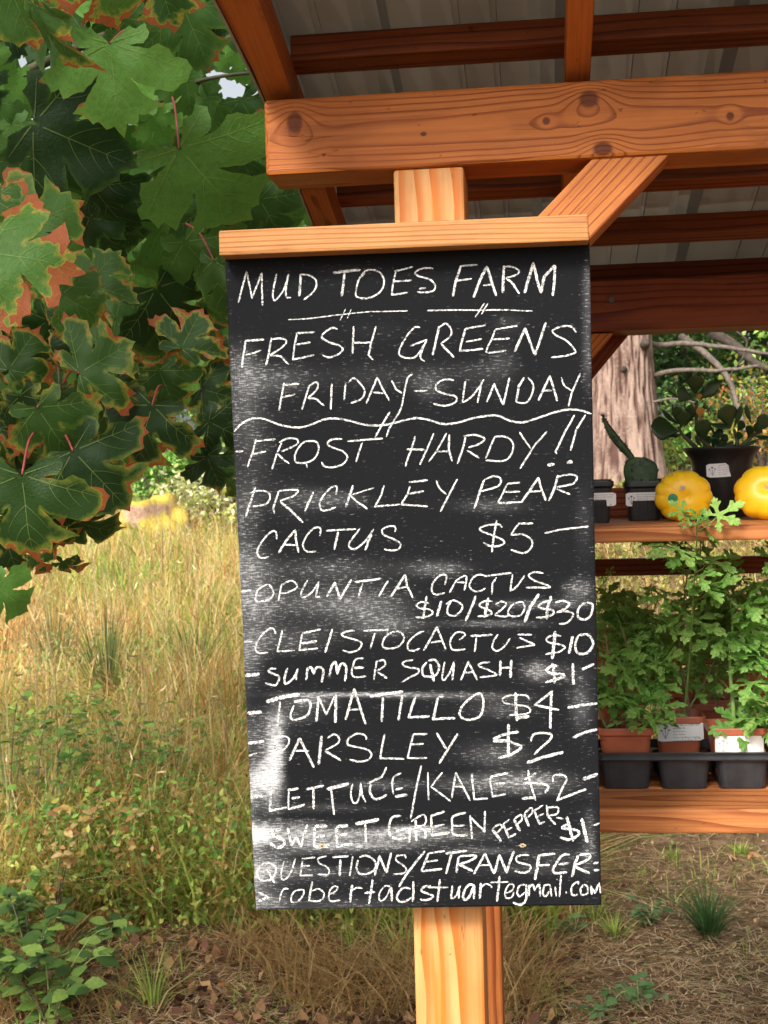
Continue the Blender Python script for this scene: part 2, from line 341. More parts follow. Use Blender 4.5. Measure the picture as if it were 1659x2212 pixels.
# mossy rock
def rock(name, label, loc, size, mat, cat='rock', seed=0, group=None):
    bm = bmesh.new(); bmesh.ops.create_icosphere(bm, subdivisions=5, radius=1)
    for v in bm.verts:
        p = v.co.copy(); d = 1+.28*noise.noise(p*1.6+Vector((seed, 0, 0)))+.1*noise.noise(p*4.5+Vector((seed, 0, 0)))+.03*noise.noise(p*14)
        v.co = Vector((p.x*size[0], p.y*size[1], p.z*size[2]))*d
    o = link(name, bm_mesh(bm, name, True), mat, None, loc); mark(o, label, cat, group); return o
t = NT('mossy_stone'); oc = t.coord('Object'); n1 = t.noise(oc, 2.2, 6, .7); n2 = t.noise(oc, 14, 5, .7)
nz = t.node('ShaderNodeSeparateXYZ', n0=t.node('ShaderNodeNewGeometry').outputs['Normal']).outputs[2]
moss = t.sstep(t.math('ADD', t.math('MULTIPLY', nz, .6), n1), .62, .85)
c = t.mix(t.sstep(n2, .3, .7), (.26, .15, .1), (.48, .33, .24)); c = t.mix(moss, c, t.mix(t.sstep(n2, .35, .65), (.50, .34, .05), (.36, .30, .07)))
M['rock'] = t.pbr(c, .9, t.bump(n2, .8, .03), .2)
p = P(330, 1135, 17.0); rock('mossy_rock', 'large rock mound covered in yellow moss at the top of the meadow', (p.x, 17.0, p.z-.35), (.62, .7, .68), M['rock'], seed=3)
p = P(245, 1160, 16.0); rock('mossy_rock', 'smaller reddish rock left of the yellow mossy mound', (p.x, 16.0, p.z-.3), (.42, .5, .45), M['rock'], seed=8)

# ------------------------------- right background: fir trunk, brush, dead limbs
TX, TY = Xp(1352, 12.0), 12.0; tz = float(gz(TX, TY))
nr, nh, H = 110, 150, 5.0; V = []; fis = []
for j in range(nh):
    zz = H*j/(nh-1)-.35
    rr = .268-.012*zz+.11*math.exp(-max(zz, 0)*1.7)
    for k in range(nr):
        a = 2*math.pi*k/nr; cx, sx_ = math.cos(a), math.sin(a)
        q = noise.noise(Vector((cx*10, sx_*10, zz*1.25)))+.5*noise.noise(Vector((cx*21, sx_*21, zz*3.6)))
        w = 1-min(1, abs(q)/.22); fi = max(0, w)
        rad = rr*(1+.05*noise.noise(Vector((cx*2, sx_*2, zz*.6))))-.03*fi+.006*noise.noise(Vector((cx*30, sx_*30, zz*14)))
        V.append((cx*rad-.035*zz*.4, sx_*rad, zz)); fis.append(fi)
i = np.arange(nr*nh).reshape(nh, nr); i2 = np.roll(i, -1, 1)
Fq = np.stack([i[:-1], i2[:-1], i2[1:], i[1:]], -1).reshape(-1, 4)
fir = thing('fir_tree', 'large fir tree with furrowed pale bark right of the chalkboard behind the shelf', 'tree', (TX, TY, tz))
link('trunk', fast('fir_trunk', V, Fq, 4, mat=M['bark_grey'], smooth=True, floats={'fissure': fis}), None, fir, (TX, TY, tz))
for (px, py, s) in ((1392, 745, 1), (1345, 800, .7)):
    p = P(px, py, TY-.26); bm = bmesh.new(); tube_bm(bm, [p-Vector((0, -.12, 0)), p+Vector((.01, -.04*s, .01)), p+Vector((.015, -.07*s, .02))], [.05*s, .04*s, .02*s], 9)
    link('branch_stub', bm_mesh(bm, 's', True), M['bark_dark'], fir, (0, 0, 0))
c = clump_pts(5000, (0, 0, 6.6), (2.2, 2.2, 1.9), 50, .3); V, T, cc = leaf_quads(c, .1, darkg); link('crown', fast('crown', V, T, 3, cc, mat=M['foliage']), None, fir, (TX, TY, tz))
def limb(name, label, pts, r, mat='bark_branch', cat='branch', group=None):
    ps = smooth_pts([P(*q) for q in pts], 6); n = len(ps)
    ps = [p+Vector((noise.noise(p*9), 0, noise.noise(p*9+Vector((5, 5, 5)))))*.012 for p in ps]
    o = link(name, tube([p-ps[0] for p in ps], list(np.linspace(r, r*.45, n)), 8), M[mat], None, ps[0]); mark(o, label, cat, group); return o
gB = 'dead branches behind the stand'
limb('dead_branch', 'upper pale horizontal dead branch right of the fir trunk', [(1405, 746, 12.3), (1490, 742, 12.2), (1580, 752, 12.1), (1680, 768, 12)], .028, group=gB)
limb('dead_branch', 'lower pale forked dead branch right of the fir trunk', [(1408, 812, 12.0), (1470, 800, 11.8), (1560, 800, 11.6), (1640, 790, 11.4)], .024, group=gB)
limb('dead_branch', 'thick dead limb sloping down behind the jade plant', [(1470, 725, 13), (1530, 770, 12.8), (1570, 812, 12.6), (1592, 870, 12.4), (1610, 930, 12)], .036, group=gB)
limb('dead_branch', 'dark crooked limb at the upper right under the rear beam', [(1540, 720, 14), (1600, 755, 13.8), (1640, 790, 13.6), (1700, 800, 13.5)], .06, 'bark_dark', group=gB)
limb('dead_branch', 'thin reddish twig low beside the fir trunk', [(1412, 868, 11.5), (1450, 860, 11.4), (1500, 868, 11.3)], .01, group=gB)
limb('dead_branch', 'dark hooked twig under the rear beam at the right', [(1590, 715, 13), (1612, 735, 13), (1608, 770, 13), (1585, 800, 13), (1575, 820, 13)], .012, 'bark_dark', group=gB)
gR = 'trees and brush behind the stand'
tree('evergreen_tree', 'dark evergreen directly right of the fir trunk', 'tree', Xp(1480, 15.5), 15.5, 4.2, 1.1, 9000, .085, darkg, .08, group=gR, low=.0)
tree('evergreen_tree', 'dark green tree behind the upper right jade leaves', 'tree', Xp(1640, 18), 18.0, 5.5, 1.7, 8000, .11, darkg+brightg[:1], .1, group=gR, low=.0)
tree('broadleaf_tree', 'sunlit yellow green tree at the right edge behind the stand', 'tree', Xp(1700, 15), 15.0, 4.2, 1.1, 5000, .075, yelg+brightg, .07, group=gR, low=.0)
tree('broadleaf_tree', 'tall green tree behind the fir trunk', 'tree', Xp(1390, 21), 21.0, 6.5, 2.2, 6000, .11, brightg+darkg, .12, group=gR, low=.0)
tree('broadleaf_tree', 'wide green tree beyond the frame on the right', 'tree', Xp(2050, 19), 19.0, 6.5, 2.6, 4500, .13, brightg+darkg, .12, group=gR, low=.0)
tree('evergreen_tree', 'broad dark tree farthest back behind the stand', 'tree', Xp(1560, 25), 25.0, 8.5, 3.4, 8000, .2, darkg+brightg[:2], .2, group=gR, low=.0)
bush('green_bush', 'yellow green brush at the foot of the fir, right side', Xp(1475, 13.0), 13.0, .75, .6, 2200, .05, yelg+brightg, group=gR)
bush('rust_bush', 'rust and yellow leaved bush at the right edge behind the jade plant', Xp(1650, 13.2), 13.2, 1.15, .55, 2200, .05, [(.5, .2, .06), (.5, .3, .08), (.45, .4, .08), (.3, .36, .07)], group=gR)
bush('green_bush', 'dark leafy brush behind the black jade pot', Xp(1570, 14.0), 14.0, 1.0, .7, 2400, .055, darkg+brightg, group=gR)
bush('green_bush', 'small green brush left of the fir trunk foot', Xp(1270, 13.0), 13.0, .8, .5, 1500, .05, yelg+brightg, group=gR)
n = 26000; X, Y = fan(n, 6.2, 14.5, -.02, .32, 1.2); V, T, cc = leaf_quads(np.stack([X, Y, gz(X, Y)+rng.uniform(.0, .07, n)], -1), rng.uniform(.025, .055, n)*(Y/9), [(.42, .42, .1), (.3, .34, .07), (.55, .48, .18), (.5, .33, .15), (.34, .18, .08), (.2, .28, .05)], up=1)
o = link('ground_cover', fast('ground_cover', V, T, 3, cc, mat=M['foliage'])); mark(o, 'low yellow green creeping leaves on the bank behind the shelves', 'ground cover', None, 'stuff')
n = 9000; X, Y = fan(n, 6.5, 14.5, -.02, .32, 1.2)
blades('bank_grass', X, Y, rng.uniform(.06, .26, n), rng.uniform(.003, .006, n), rng.uniform(.3, 1.2, n), straw+green[:2], mat='grass', label='thin straw grass on the bank behind the shelves', cat='grass')

n = 21000; X, Y = fan(n, 4.4, 8.5, -.42, -.06, 1.6); pn = patch(X, Y, 1.3, 50); k = pn > -.15; X, Y = X[k], Y[k]; n = len(X)
V, T, cc = leaf_quads(np.stack([X, Y, gz(X, Y)+rng.uniform(.03, .42, n)*(1+.5*pn[k])], -1), rng.uniform(.018, .04, n), [(.20, .36, .06), (.30, .44, .08), (.14, .26, .05), (.50, .50, .12), (.46, .30, .10)], up=.5, stretch=1.8)
o = link('meadow_undergrowth', fast('meadow_undergrowth', V, T, 3, cc, mat=M['foliage'])); mark(o, 'small leaved green undergrowth between the meadow grass stems', 'undergrowth', None, 'stuff')
n = 3600; X, Y = fan(n, 3.5, 4.75, -.46, .02, 1.4); V, T, cc = leaf_quads(np.stack([X, Y, gz(X, Y)+rng.uniform(.004, .03, n)], -1), rng.uniform(.02, .06, n), [(.16, .07, .045), (.10, .045, .03), (.24, .12, .06), (.34, .2, .09), (.07, .035, .025)], up=1.5, stretch=1.5)
o = link('leaf_litter', fast('leaf_litter', V, T, 3, cc, mat=M['litter'])); mark(o, 'dark reddish brown leaf litter on the ground left of the post', 'litter', None, 'stuff')
n = 3500; X, Y = fan(n, 3.5, 8, .02, .42, 2.0); V, T, cc = leaf_quads(np.stack([X, Y, gz(X, Y)+rng.uniform(.004, .02, n)], -1), rng.uniform(.008, .024, n), [(.16, .08, .045), (.45, .28, .14), (.6, .42, .22), (.09, .05, .03), (.2, .3, .08)], up=1.5, stretch=1.5)
o = link('leaf_crumbs', fast('leaf_crumbs', V, T, 3, cc, mat=M['litter'])); mark(o, 'small broken leaf bits scattered over the bare ground right of the post', 'litter', None, 'stuff')

n = 650; X, Y = fan(n, 4.8, 15, -.45, .0, 1.5); V, T, cc = leaf_quads(np.stack([X, Y, gz(X, Y)+rng.uniform(.35, .78, n)], -1), rng.uniform(.025, .06, n)*(1+Y/25), [(.46, .28, .13), (.60, .44, .22), (.34, .19, .09), (.72, .58, .34)], up=-.4, stretch=7)
o = link('seed_heads', fast('seed_heads', V, T, 3, cc, mat=M['litter'])); mark(o, 'drooping brown seed heads above the meadow grass', 'grass', None, 'stuff')
n = 2600; X, Y = fan(n, 4.9, 9, -.42, -.02, 1.5)
blades('arching_stems', X, Y, rng.uniform(.3, .7, n), rng.uniform(.003, .007, n), rng.uniform(.8, 1.7, n), straw[:3]+green[3:]+[(.46, .26, .1)], mat='grass', seg=5, label='long arching straw stems bending over the meadow grass', cat='grass')
# ---------------------------------------------------------------- the stand
YP = 1.72; YR = 2.345
M['w_post'] = wood('post_timber', (.64, .335, .125), (.52, .14, .02), .019, (-.035, .03), .016, .020, seed=6, sharp=.22, fibre=.2, rough=.5, knots=[(-.55, -.02, .003, .002, .0), (-.2, .01, .003, .002, .0), (-.42, .025, .004, .003, .001), (.62, .01, .003, .003, .0), (.70, -.02, .004, .002, .0)], streak=(.60, .17, .02))
M['w_brace'] = wood('brace_timber', (.56, .185, .038), (.26, .05, .012), .0105, (.0, -.09), .01, .006, seed=11)
M['w_rail'] = wood('rail_timber', (.46, .205, .07), (.34, .13, .04), .006, (.0, -.06), .004, .006, seed=5, contrast=.28, streak=(.25, .10, .04))
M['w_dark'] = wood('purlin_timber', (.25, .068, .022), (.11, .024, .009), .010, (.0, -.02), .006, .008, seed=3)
M['w_raft'] = wood('rafter_timber', (.46, .145, .036), (.21, .045, .011), .008, (.0, -.07), .01, .006, knots=[(.12, 0, .01, .01, .01)], seed=8)
M['w_raft2'] = wood('rafter_timber_b', (.54, .175, .042), (.23, .045, .011), .0065, (.0, -.09), .002, .002, seed=14)
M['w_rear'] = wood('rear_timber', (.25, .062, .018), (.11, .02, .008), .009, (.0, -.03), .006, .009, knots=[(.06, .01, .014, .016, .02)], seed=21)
M['w_shelf'] = wood('shelf_timber', (.52, .19, .060), (.28, .08, .024), .013, (.0, -.05), .01, .01, seed=31, fibre=.35, streak=(.34, .15, .08))
def timber(name, A, B, w, h, mat, parent, up=(0, 0, 1), bev=.003, label=None, cuts=None):
    """box from A to B (centre line); w across, h along up"""
    A, B = Vector(A), Vector(B); x = (B-A).normalized(); z = Vector(up); z = (z-x*z.dot(x)).normalized(); y = z.cross(x)
    L = (B-A).length; bm = bmesh.new(); bmesh.ops.create_cube(bm, size=1)
    for v in bm.verts: v.co = Vector((v.co.x*L, v.co.y*w, v.co.z*h))
    if bev: bmesh.ops.bevel(bm, geom=bm.edges[:], offset=bev, segments=2, affect='EDGES', profile=.5)
    me = bm_mesh(bm, name); rot = Matrix((x, y, z)).transposed()
    return link(name, me, M[mat], parent, (A+B)/2, rot, label=label)
def panel(name, quad, d, mat, parent, bev=.002, label=None):
    """slab whose front outline is the 4 world points (on a plane), pushed back along +y by d; local X along quad[0]-quad[1]"""
    q = [Vector(p) for p in quad]; c = sum(q, Vector())/4; x = ((q[1]-q[0])).normalized(); y = Vector((0, 1, 0)); y = (y-x*y.dot(x)).normalized(); z = x.cross(y)
    rot = Matrix((x, y, z)).transposed(); inv = rot.transposed(); bm = bmesh.new()
    f = [bm.verts.new(inv@(p-c)) for p in q]; b = [bm.verts.new(inv@(p-c)+Vector((0, d, 0))) for p in q]
    bm.faces.new(f); bm.faces.new(b[::-1])
    for k in range(4): bm.faces.new((f[k], b[k], b[(k+1) % 4], f[(k+1) % 4]))
    bmesh.ops.recalc_face_normals(bm, faces=bm.faces[:])
    if bev: bmesh.ops.bevel(bm, geom=bm.edges[:], offset=bev, segments=2, affect='EDGES', profile=.5)
    return link(name, bm_mesh(bm, name), M[mat], parent, c, rot, label=label)
xl = P(892, 1965, YP).x; xr = P(1043, 1965, YP).x; PW = xr-xl; XC = (xl+xr)/2
gpost = float(gz(XC, YP))
stand = thing('farm_stand', 'orange stained timber roadside stand with a ribbed metal roof and plant shelves', 'farm stand', (XC, YP, gpost))
zb_top = P(570, 216, YP).z; zb_bot = P(578, 380, YP).z; HB = zb_top-zb_bot
print('post', xl, xr, PW, 'beam z', zb_bot, zb_top, HB)
XL = P(572, 300, YP).x; XR = 1.75
timber('front_post', (XC, YP+PW/2, gpost-.3), (XC, YP+PW/2, zb_bot-.001), PW, PW, 'w_post', stand, up=(0, -1, 0), bev=.004)
timber('front_post', (XC+1.55, YP+PW/2, gpost-.3), (XC+1.55, YP+PW/2, zb_bot-.001), PW, PW, 'w_post', stand, up=(0, -1, 0), bev=.004)
KN = []
for kx_, ky_, a_, b_, pu in ((637, 265, .015, .020, -.0065), (1272, 215, .018, .016, -.008), (1180, 262, .007, .007, -.002), (1302, 322, .018, .013, .008), (1577, 252, .007, .008, -.003), (915, 290, .006, .004, .001), (700, 335, .004, .003, .001)):
    q_ = P(kx_, ky_, YP); KN.append((q_.x-(XL+XR)/2, q_.z-(zb_top+zb_bot)/2, a_, b_, pu))
M['w_beam'] = wood('beam_timber', (.50, .155, .030), (.20, .040, .010), .0030, (.028, -.004), .0035, .0038, knots=KN, seed=2, sharp=.6, contrast=.85, streak=(.30, .085, .022))
def bz(x):      # the beam sags slightly out of level
    return (zb_top+zb_bot)/2
timber('front_beam', (XL, YP+.043, bz(0)), (XR, YP+.043, bz(0)), .089, HB, 'w_beam', stand, bev=.005)
# rear beam and posts
rt = P(1275, 606, YR).z; rb = P(1275, 717, YR).z
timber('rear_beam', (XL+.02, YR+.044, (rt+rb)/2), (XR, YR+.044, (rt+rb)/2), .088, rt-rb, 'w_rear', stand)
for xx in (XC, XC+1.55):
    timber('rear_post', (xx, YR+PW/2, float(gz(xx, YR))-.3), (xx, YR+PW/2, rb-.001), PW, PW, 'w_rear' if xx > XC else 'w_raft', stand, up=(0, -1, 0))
# braces (front, rear)
def brace(name, Y, pts, d, mat):
    q = [P(px, py, Y) for px, py in pts]; panel(name, q, d, mat, stand)
brace('front_brace', YP+.004, [(1450, 331), (1043, 760), (1043, 592), (1280, 342)], .075, 'w_brace')
brace('rear_brace', YR+.004, [(1325, 719), (1075, 1010), (1075, 860), (1195, 722)], .085, 'w_brace')
brace('rear_brace', YR+.09, [(1362, 719), (1112, 1022), (1075, 1020), (1325, 716)], .004, 'w_rear')
M['bolt'] = plain('bolt_steel', (.10, .11, .10), .45)
for (px_, py_, Y_) in ((1321, 648, YR),):
    q_ = P(px_, py_, Y_); bm = bmesh.new(); tube_bm(bm, [q_+Vector((0, .001, 0)), q_-Vector((0, .004, 0))], [.0055, .0045], 12); link('bolt', bm_mesh(bm, 'bolt'), M['bolt'], stand)
# rafters (rise towards the road, 3 in 12), purlins, roof
S = .25; z0 = zb_top+.004
def rz(y): return z0+S*(YP+.045-y)            # underside of the rafters
sl = Vector((0, 1, -S)).normalized(); nrm = Vector((0, S, 1)).normalized()
def rafter(x0, x1, y0, y1, mat, h=.045):
    A = Vector(((x0+x1)/2, y0, rz(y0)))+nrm*h/2; B = Vector(((x0+x1)/2, y1, rz(y1)))+nrm*h/2
    timber('rafter', A, B, abs(x1-x0), h, mat, stand, up=nrm)
xa = P(1222, 176, YP).x; xb = P(1277, 176, YP).x
rafter(xa, xb, 1.38, 2.75, 'w_raft2')
rafter(xa+.5, xb+.5, 1.38, 2.75, 'w_raft2')
# outer rafter, whose tail widens towards the road
h = .045; la = P(571, 214, YP+.02).x; lb = la+.037
bm = bmesh.new(); prof = [(1.38, .026), (1.45, .017), (1.58, .008), (1.68, .001), (1.74, 0), (2.75, 0)]; rows = []
oc_ = Vector(((la+lb)/2, 1.875, rz(1.875))); ux, uy, uz = Vector((0, 1, -S)).normalized(), Vector((-1, 0, 0)), nrm
rotm = Matrix((ux, uy, uz)).transposed(); inv = rotm.transposed()
for y, wd in prof:
    b = Vector((0, y, rz(y))); rows.append([bm.verts.new(inv@(Vector((xx, 0, 0))+b+nrm*hh-oc_)) for xx, hh in ((la-wd, 0), (lb, 0), (lb, h), (la-wd, h))])
for a, b in zip(rows, rows[1:]):
    for k in range(4): bm.faces.new((a[k], a[(k+1) % 4], b[(k+1) % 4], b[k]))
bm.faces.new(rows[0]); bm.faces.new(rows[-1][::-1]); bmesh.ops.recalc_face_normals(bm, faces=bm.faces[:])
link('rafter', bm_mesh(bm, 'rafter'), M['w_raft'], stand, oc_, rotm)
M['flash'] = plain('grey_edge_trim', (.32, .31, .29), .45, .1, 20)
def quadstrip(name, pts, mat, parent, th):
    bm = bmesh.new(); q = [Vector(p) for p in pts]; n_ = (q[1]-q[0]).cross(q[2]-q[0]).normalized()
    f = [bm.verts.new(p) for p in q]; b = [bm.verts.new(p+n_*th) for p in q]; bm.faces.new(f); bm.faces.new(b[::-1])
    for k in range(len(q)): bm.faces.new((f[k], b[k], b[(k+1) % len(q)], f[(k+1) % len(q)]))
    bmesh.ops.recalc_face_normals(bm, faces=bm.faces[:]); return link(name, bm_mesh(bm, name), M[mat], parent)
for (ya, yb, wa, wb) in ((1.38, 1.45, .026, .017), (1.45, 1.58, .017, .008), (1.58, 1.74, .008, .0), (1.74, 2.75, 0, 0)):
    pa = Vector((la-wa-.005, ya, rz(ya))); pb = Vector((la-wb-.005, yb, rz(yb)))
    quadstrip('edge_trim', [pa, pb, pb+nrm*(h+.05), pa+nrm*(h+.05)], 'flash', stand, .003)
ph = .036
for yy in (1.40, 1.555, 1.75, 1.945, 2.14, 2.335, 2.53):
    b = Vector((0, yy, rz(yy)))+nrm*(h+ph/2+.0005)
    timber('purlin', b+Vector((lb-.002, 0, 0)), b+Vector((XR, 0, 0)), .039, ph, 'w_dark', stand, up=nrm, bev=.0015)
# ribbed metal roof, sheet by sheet (seen from below)
t = NT('roof_metal'); oc = t.coord('Object'); n1 = t.noise(t.mapping(oc, (4, .8, 1)), 1.0, 4); n2 = t.noise(oc, 60, 3)
c = t.mix(t.sstep(n1, .35, .65), (.22, .195, .16), (.29, .26, .215)); c = t.mix(t.math('MULTIPLY', t.sstep(n2, .55, .7), .2), c, (.25, .2, .15))
M['roof'] = t.pbr(c, .42, t.bump(n1, .1, .004), .5)
def roof_sheet(x0, width, dz):
    pr = []; period = .2286
    xs = 0.0
    while xs < width-.001:
        for a, b in ((0, 0), (.040, 0), (.041, .0022), (.048, .0022), (.049, 0), (.088, 0), (.089, .0022), (.096, .0022), (.097, 0), (.137, 0), (.152, .017), (.172, .017), (.187, 0)): pr.append((xs+a, b))
        xs += period
    pr = [p for p in pr if p[0] <= width]+[(width, 0)]
    ys = np.linspace(1.34, 2.82, 8); bm = bmesh.new(); rows = []
    for y in ys: 
        b = Vector((x0, y, rz(y)))+nrm*(h+ph+.004+dz); rows.append([bm.verts.new(b+Vector((px_, 0, 0))+nrm*pz_) for px_, pz_ in pr])
    for a, b in zip(rows, rows[1:]):
        for k in range(len(pr)-1): bm.faces.new((a[k], a[k+1], b[k+1], b[k]))
    bmesh.ops.solidify(bm, geom=bm.faces[:], thickness=.0008)
    link('roof_sheet', bm_mesh(bm, 'roof'), M['roof'], stand)
roof_sheet(la-.02, .9, 0); roof_sheet(la+.885, .9, .0025)
b_ = rz(2.72); timber('rear_fascia', (lb-.002, 2.735, b_+.052), (XR, 2.735, b_+.052), .02, .05, 'w_dark', stand, bev=0)
# shelves
YS = 1.98
zl_top = P(1300, 1748, YS).z; zl_bot = P(1300, 1800, YS).z; zu_top = P(1300, 1142, YS).z; zu_bot = P(1300, 1173, YS).z
print('shelves', zl_top, zu_top)
for (y0, y1) in ((YS, YS+.135), (YS+.139, YS+.274), (YS+.278, YS+.413)):
    timber('lower_shelf_board', (XC-.03, (y0+y1)/2, (zl_top+zl_bot)/2), (XR, (y0+y1)/2, (zl_top+zl_bot)/2), y1-y0, zl_top-zl_bot, 'w_shelf', stand, bev=.0035)
for (y0, y1) in ((YS, YS+.14), (YS+.143, YS+.283), (YS+.286, YS+.426), (YS+.43, YS+.57)):
    timber('upper_shelf_board', (XC-.03, (y0+y1)/2, (zu_top+zu_bot)/2), (XR, (y0+y1)/2, (zu_top+zu_bot)/2), y1-y0, zu_top-zu_bot, 'w_shelf', stand, bev=.003)
def backboard(name, x_, ytop, ybot, Y, th, mat, xend=XR):
    a = P(x_, ytop, Y).z; b = P(x_, ybot, Y).z; timber(name, (XC-.03, Y+th/2, (a+b)/2), (xend, Y+th/2, (a+b)/2), th, a-b, mat, stand, bev=.0015)
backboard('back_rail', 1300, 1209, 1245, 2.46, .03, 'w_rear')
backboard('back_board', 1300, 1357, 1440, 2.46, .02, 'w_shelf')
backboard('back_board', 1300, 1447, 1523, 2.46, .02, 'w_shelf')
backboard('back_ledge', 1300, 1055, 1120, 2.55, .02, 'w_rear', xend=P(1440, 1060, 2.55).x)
for xx in (XC-.045,):       # shelf bearers fixed to the posts
    for zz in (zl_bot-.035, zu_bot-.03):
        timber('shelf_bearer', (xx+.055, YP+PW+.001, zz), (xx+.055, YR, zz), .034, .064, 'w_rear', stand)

# ---------------------------------------------------------------- chalkboard sign
YT = 1.585; YBt = 1.672
TL, TR_ = P(485, 540, YT), P(1273, 500, YT); BL, BR = P(553, 1965, YBt), P(1299, 1955, YBt)
bn = ((TR_-TL).cross(BL-TL)).normalized()
if bn.y > 0: bn = -bn
bc = (TL+TR_+BL+BR)/4
def PB(px, py, off=0.0):            # on the board's face
    d = ray(px, py); s = (bc-EYE).dot(bn)/d.dot(bn); return EYE+d*s+bn*off
sign = thing('chalkboard_sign', 'tall black chalkboard price list with a pale wooden rail along its top', 'chalkboard', tuple(PB(885, 1960)))
sc_x = 1/(.5486)
DUST = [  # source pixels: x, y, sx, sy, amount
 (2320, 1130, 28, 130, .55), (2315, 1400, 26, 150, .5), (2010, 1270, 70, 45, .35), (1990, 1400, 60, 60, .3), (960, 1420, 60, 90, .45), (1080, 1500, 140, 70, .5), (960, 1600, 60, 120, .4),
 (1400, 1060, 160, 30, .3), (1500, 1300, 160, 60, .2), (1500, 1480, 260, 60, .3), (1700, 1530, 60, 60, .38), (1900, 1450, 150, 40, .22), (1930, 1520, 120, 60, .2), (1010, 1750, 90, 120, .35), (1250, 1640, 300, 30, .15),
 (970, 2000, 60, 130, .45), (1150, 1960, 130, 80, .3), (1330, 1960, 120, 40, .45), (1950, 1990, 130, 30, .42), (1650, 2050, 400, 120, .15), (2300, 2050, 40, 160, .3),
 (970, 2220, 90, 90, .5), (1300, 2240, 240, 50, .42), (1740, 2240, 120, 32, .55), (1000, 2380, 80, 120, .5), (1240, 2370, 260, 60, .48), (1480, 2400, 160, 80, .4), (2280, 2320, 60, 40, .6),
 (2120, 2380, 220, 22, .5), (1960, 2455, 180, 16, .55), (1150, 2520, 170, 60, .42), (1550, 2470, 140, 40, .35), (980, 2600, 60, 100, .5), (2120, 2640, 50, 40, .55), (2200, 2650, 120, 40, .3),
 (1420, 2735, 250, 9, .9), (1230, 2760, 90, 26, .6), (1800, 2740, 260, 16, .45), (1130, 2830, 130, 50, .42), (1980, 2790, 120, 40, .4), (2290, 2780, 40, 90, .5), (1960, 2970, 120, 50, .45),
 (1090, 2950, 30, 120, 1.2), (1030, 3060, 50, 60, 1.1), (1070, 3080, 40, 120, .7), (990, 3120, 30, 70, .6), (1000, 2900, 60, 60, .4), (1930, 3080, 170, 40, .5), (2130, 3080, 130, 45, .5), (1500, 3090, 160, 20, .4), (1300, 3170, 200, 20, .4),
 (1020, 3285, 55, 26, 1.9), (1000, 3290, 40, 60, .7), (1180, 3270, 120, 45, .6), (1280, 3320, 170, 40, .55), (1500, 3280, 260, 18, .5), (1650, 3262, 90, 10, 1.0), (1700, 3290, 240, 30, .42), (1560, 3320, 120, 30, .35), (1400, 3330, 140, 12, .5),
 (1000, 3450, 80, 60, .6), (1080, 3400, 110, 50, .5), (1250, 3430, 260, 40, .3), (1040, 3550, 90, 40, .55), (1400, 3560, 300, 30, .3), (1500, 3585, 340, 9, .6), (2200, 3370, 140, 30, .25), (1900, 3350, 120, 14, .45), (2320, 3300, 24, 120, .4), (2080, 3420, 200, 24, .25)]
DARK = [(1600, 1010, 700, 28, .5), (1500, 1210, 500, 40, .25), (1550, 1900, 300, 40, .3), (1700, 2060, 300, 40, .3), (1350, 2620, 250, 40, .3), (1500, 2860, 500, 18, .4), (1500, 3030, 500, 22, .5), (1700, 3160, 600, 16, .7), (1300, 3215, 300, 10, .5), (1500, 3395, 420, 16, .8), (1250, 3375, 150, 8, .6), (1900, 3540, 400, 60, .35)]
NU, NV = 190, 340
U_, V_ = np.meshgrid(np.linspace(0, 1, NU), np.linspace(0, 1, NV))
l0, l1, t0, t1 = 485, 553, 538, 1965
PXs = (1-V_)*((1-U_)*485+U_*1273)+V_*((1-U_)*553+U_*1299); PYs = (1-V_)*((1-U_)*538+U_*503)+V_*((1-U_)*1965+U_*1955)
sx, sy = PXs*sc_x, PYs*sc_x*1.0
dust = np.full(sx.shape, .13)+.14*np.clip((sy-2000)/1500, 0, 1)
for (x, y, a, b, k) in DUST: dust += k*np.exp(-((sx-x)/a)**2*.8-((sy-y)/b)**2*.8)
for (x, y, a, b, k) in DARK: dust -= k*.55*np.exp(-((sx-x)/a)**2-((sy-y)/b)**2)
dust += .10*np.exp(-((U_-0.0)/.02)**2)
dust = np.clip(dust, 0.02, 2)
edge_w = np.array([noise.noise(Vector((v*40, 3, 0)))*.0008 for v in np.linspace(0, 1, NV)])
Vv = []
for j in range(NV):
    a = PB(PXs[j, 0], PYs[j, 0]); b = PB(PXs[j, -1], PYs[j, -1]); a = a+(b-a).normalized()*edge_w[j]
    u = np.linspace(0, 1, NU)[:, None]; Vv.append(np.array(a)[None]*(1-u)+np.array(b)[None]*u)
Vv = np.array(Vv).reshape(-1, 3); th = .009; bnp = np.array(bn)
i = np.arange(NU*NV).reshape(NV, NU)
Fq = np.stack([i[:-1, :-1], i[1:, :-1], i[1:, 1:], i[:-1, 1:]], -1).reshape(-1, 4)
rim = np.concatenate([i[0, :], i[1:, -1], i[-1, ::-1][1:], i[::-1, 0][1:-1]]); nv = NU*NV
bk = Vv[rim]-bnp*th; m_ = len(rim); a_ = np.arange(m_); b_ = (a_+1) % m_
side = np.stack([rim[a_], rim[b_], nv+b_, nv+a_], -1)
Vall = np.concatenate([Vv, bk]); Fall = np.concatenate([Fq, side])
origin = np.array(PB(885, 1250)); xax = (TR_-TL).normalized(); zax = xax.cross(-bn)*-1
zax = (-bn).cross(xax)*1.0
if zax.z < 0: zax = -zax
Rm = np.array([xax, zax.cross(xax), zax])      # rows = local axes
loc = (Vall-origin)@Rm.T
t = NT('blackboard'); oc = t.coord('Object'); d = t.attr('dust')
gr = t.noise(t.mapping(oc, (110, 330, 560)), 1.0, 3, .65); gr2 = t.noise(t.mapping(oc, (620, 620, 140)), 1.0, 2, .6); bl = t.noise(oc, 28, 4, .6); st = t.noise(t.mapping(oc, (9, 60, 80)), 1.0, 3)
g_ = t.math('ADD', t.math('MULTIPLY', gr, .78), t.math('MULTIPLY', gr2, .22))
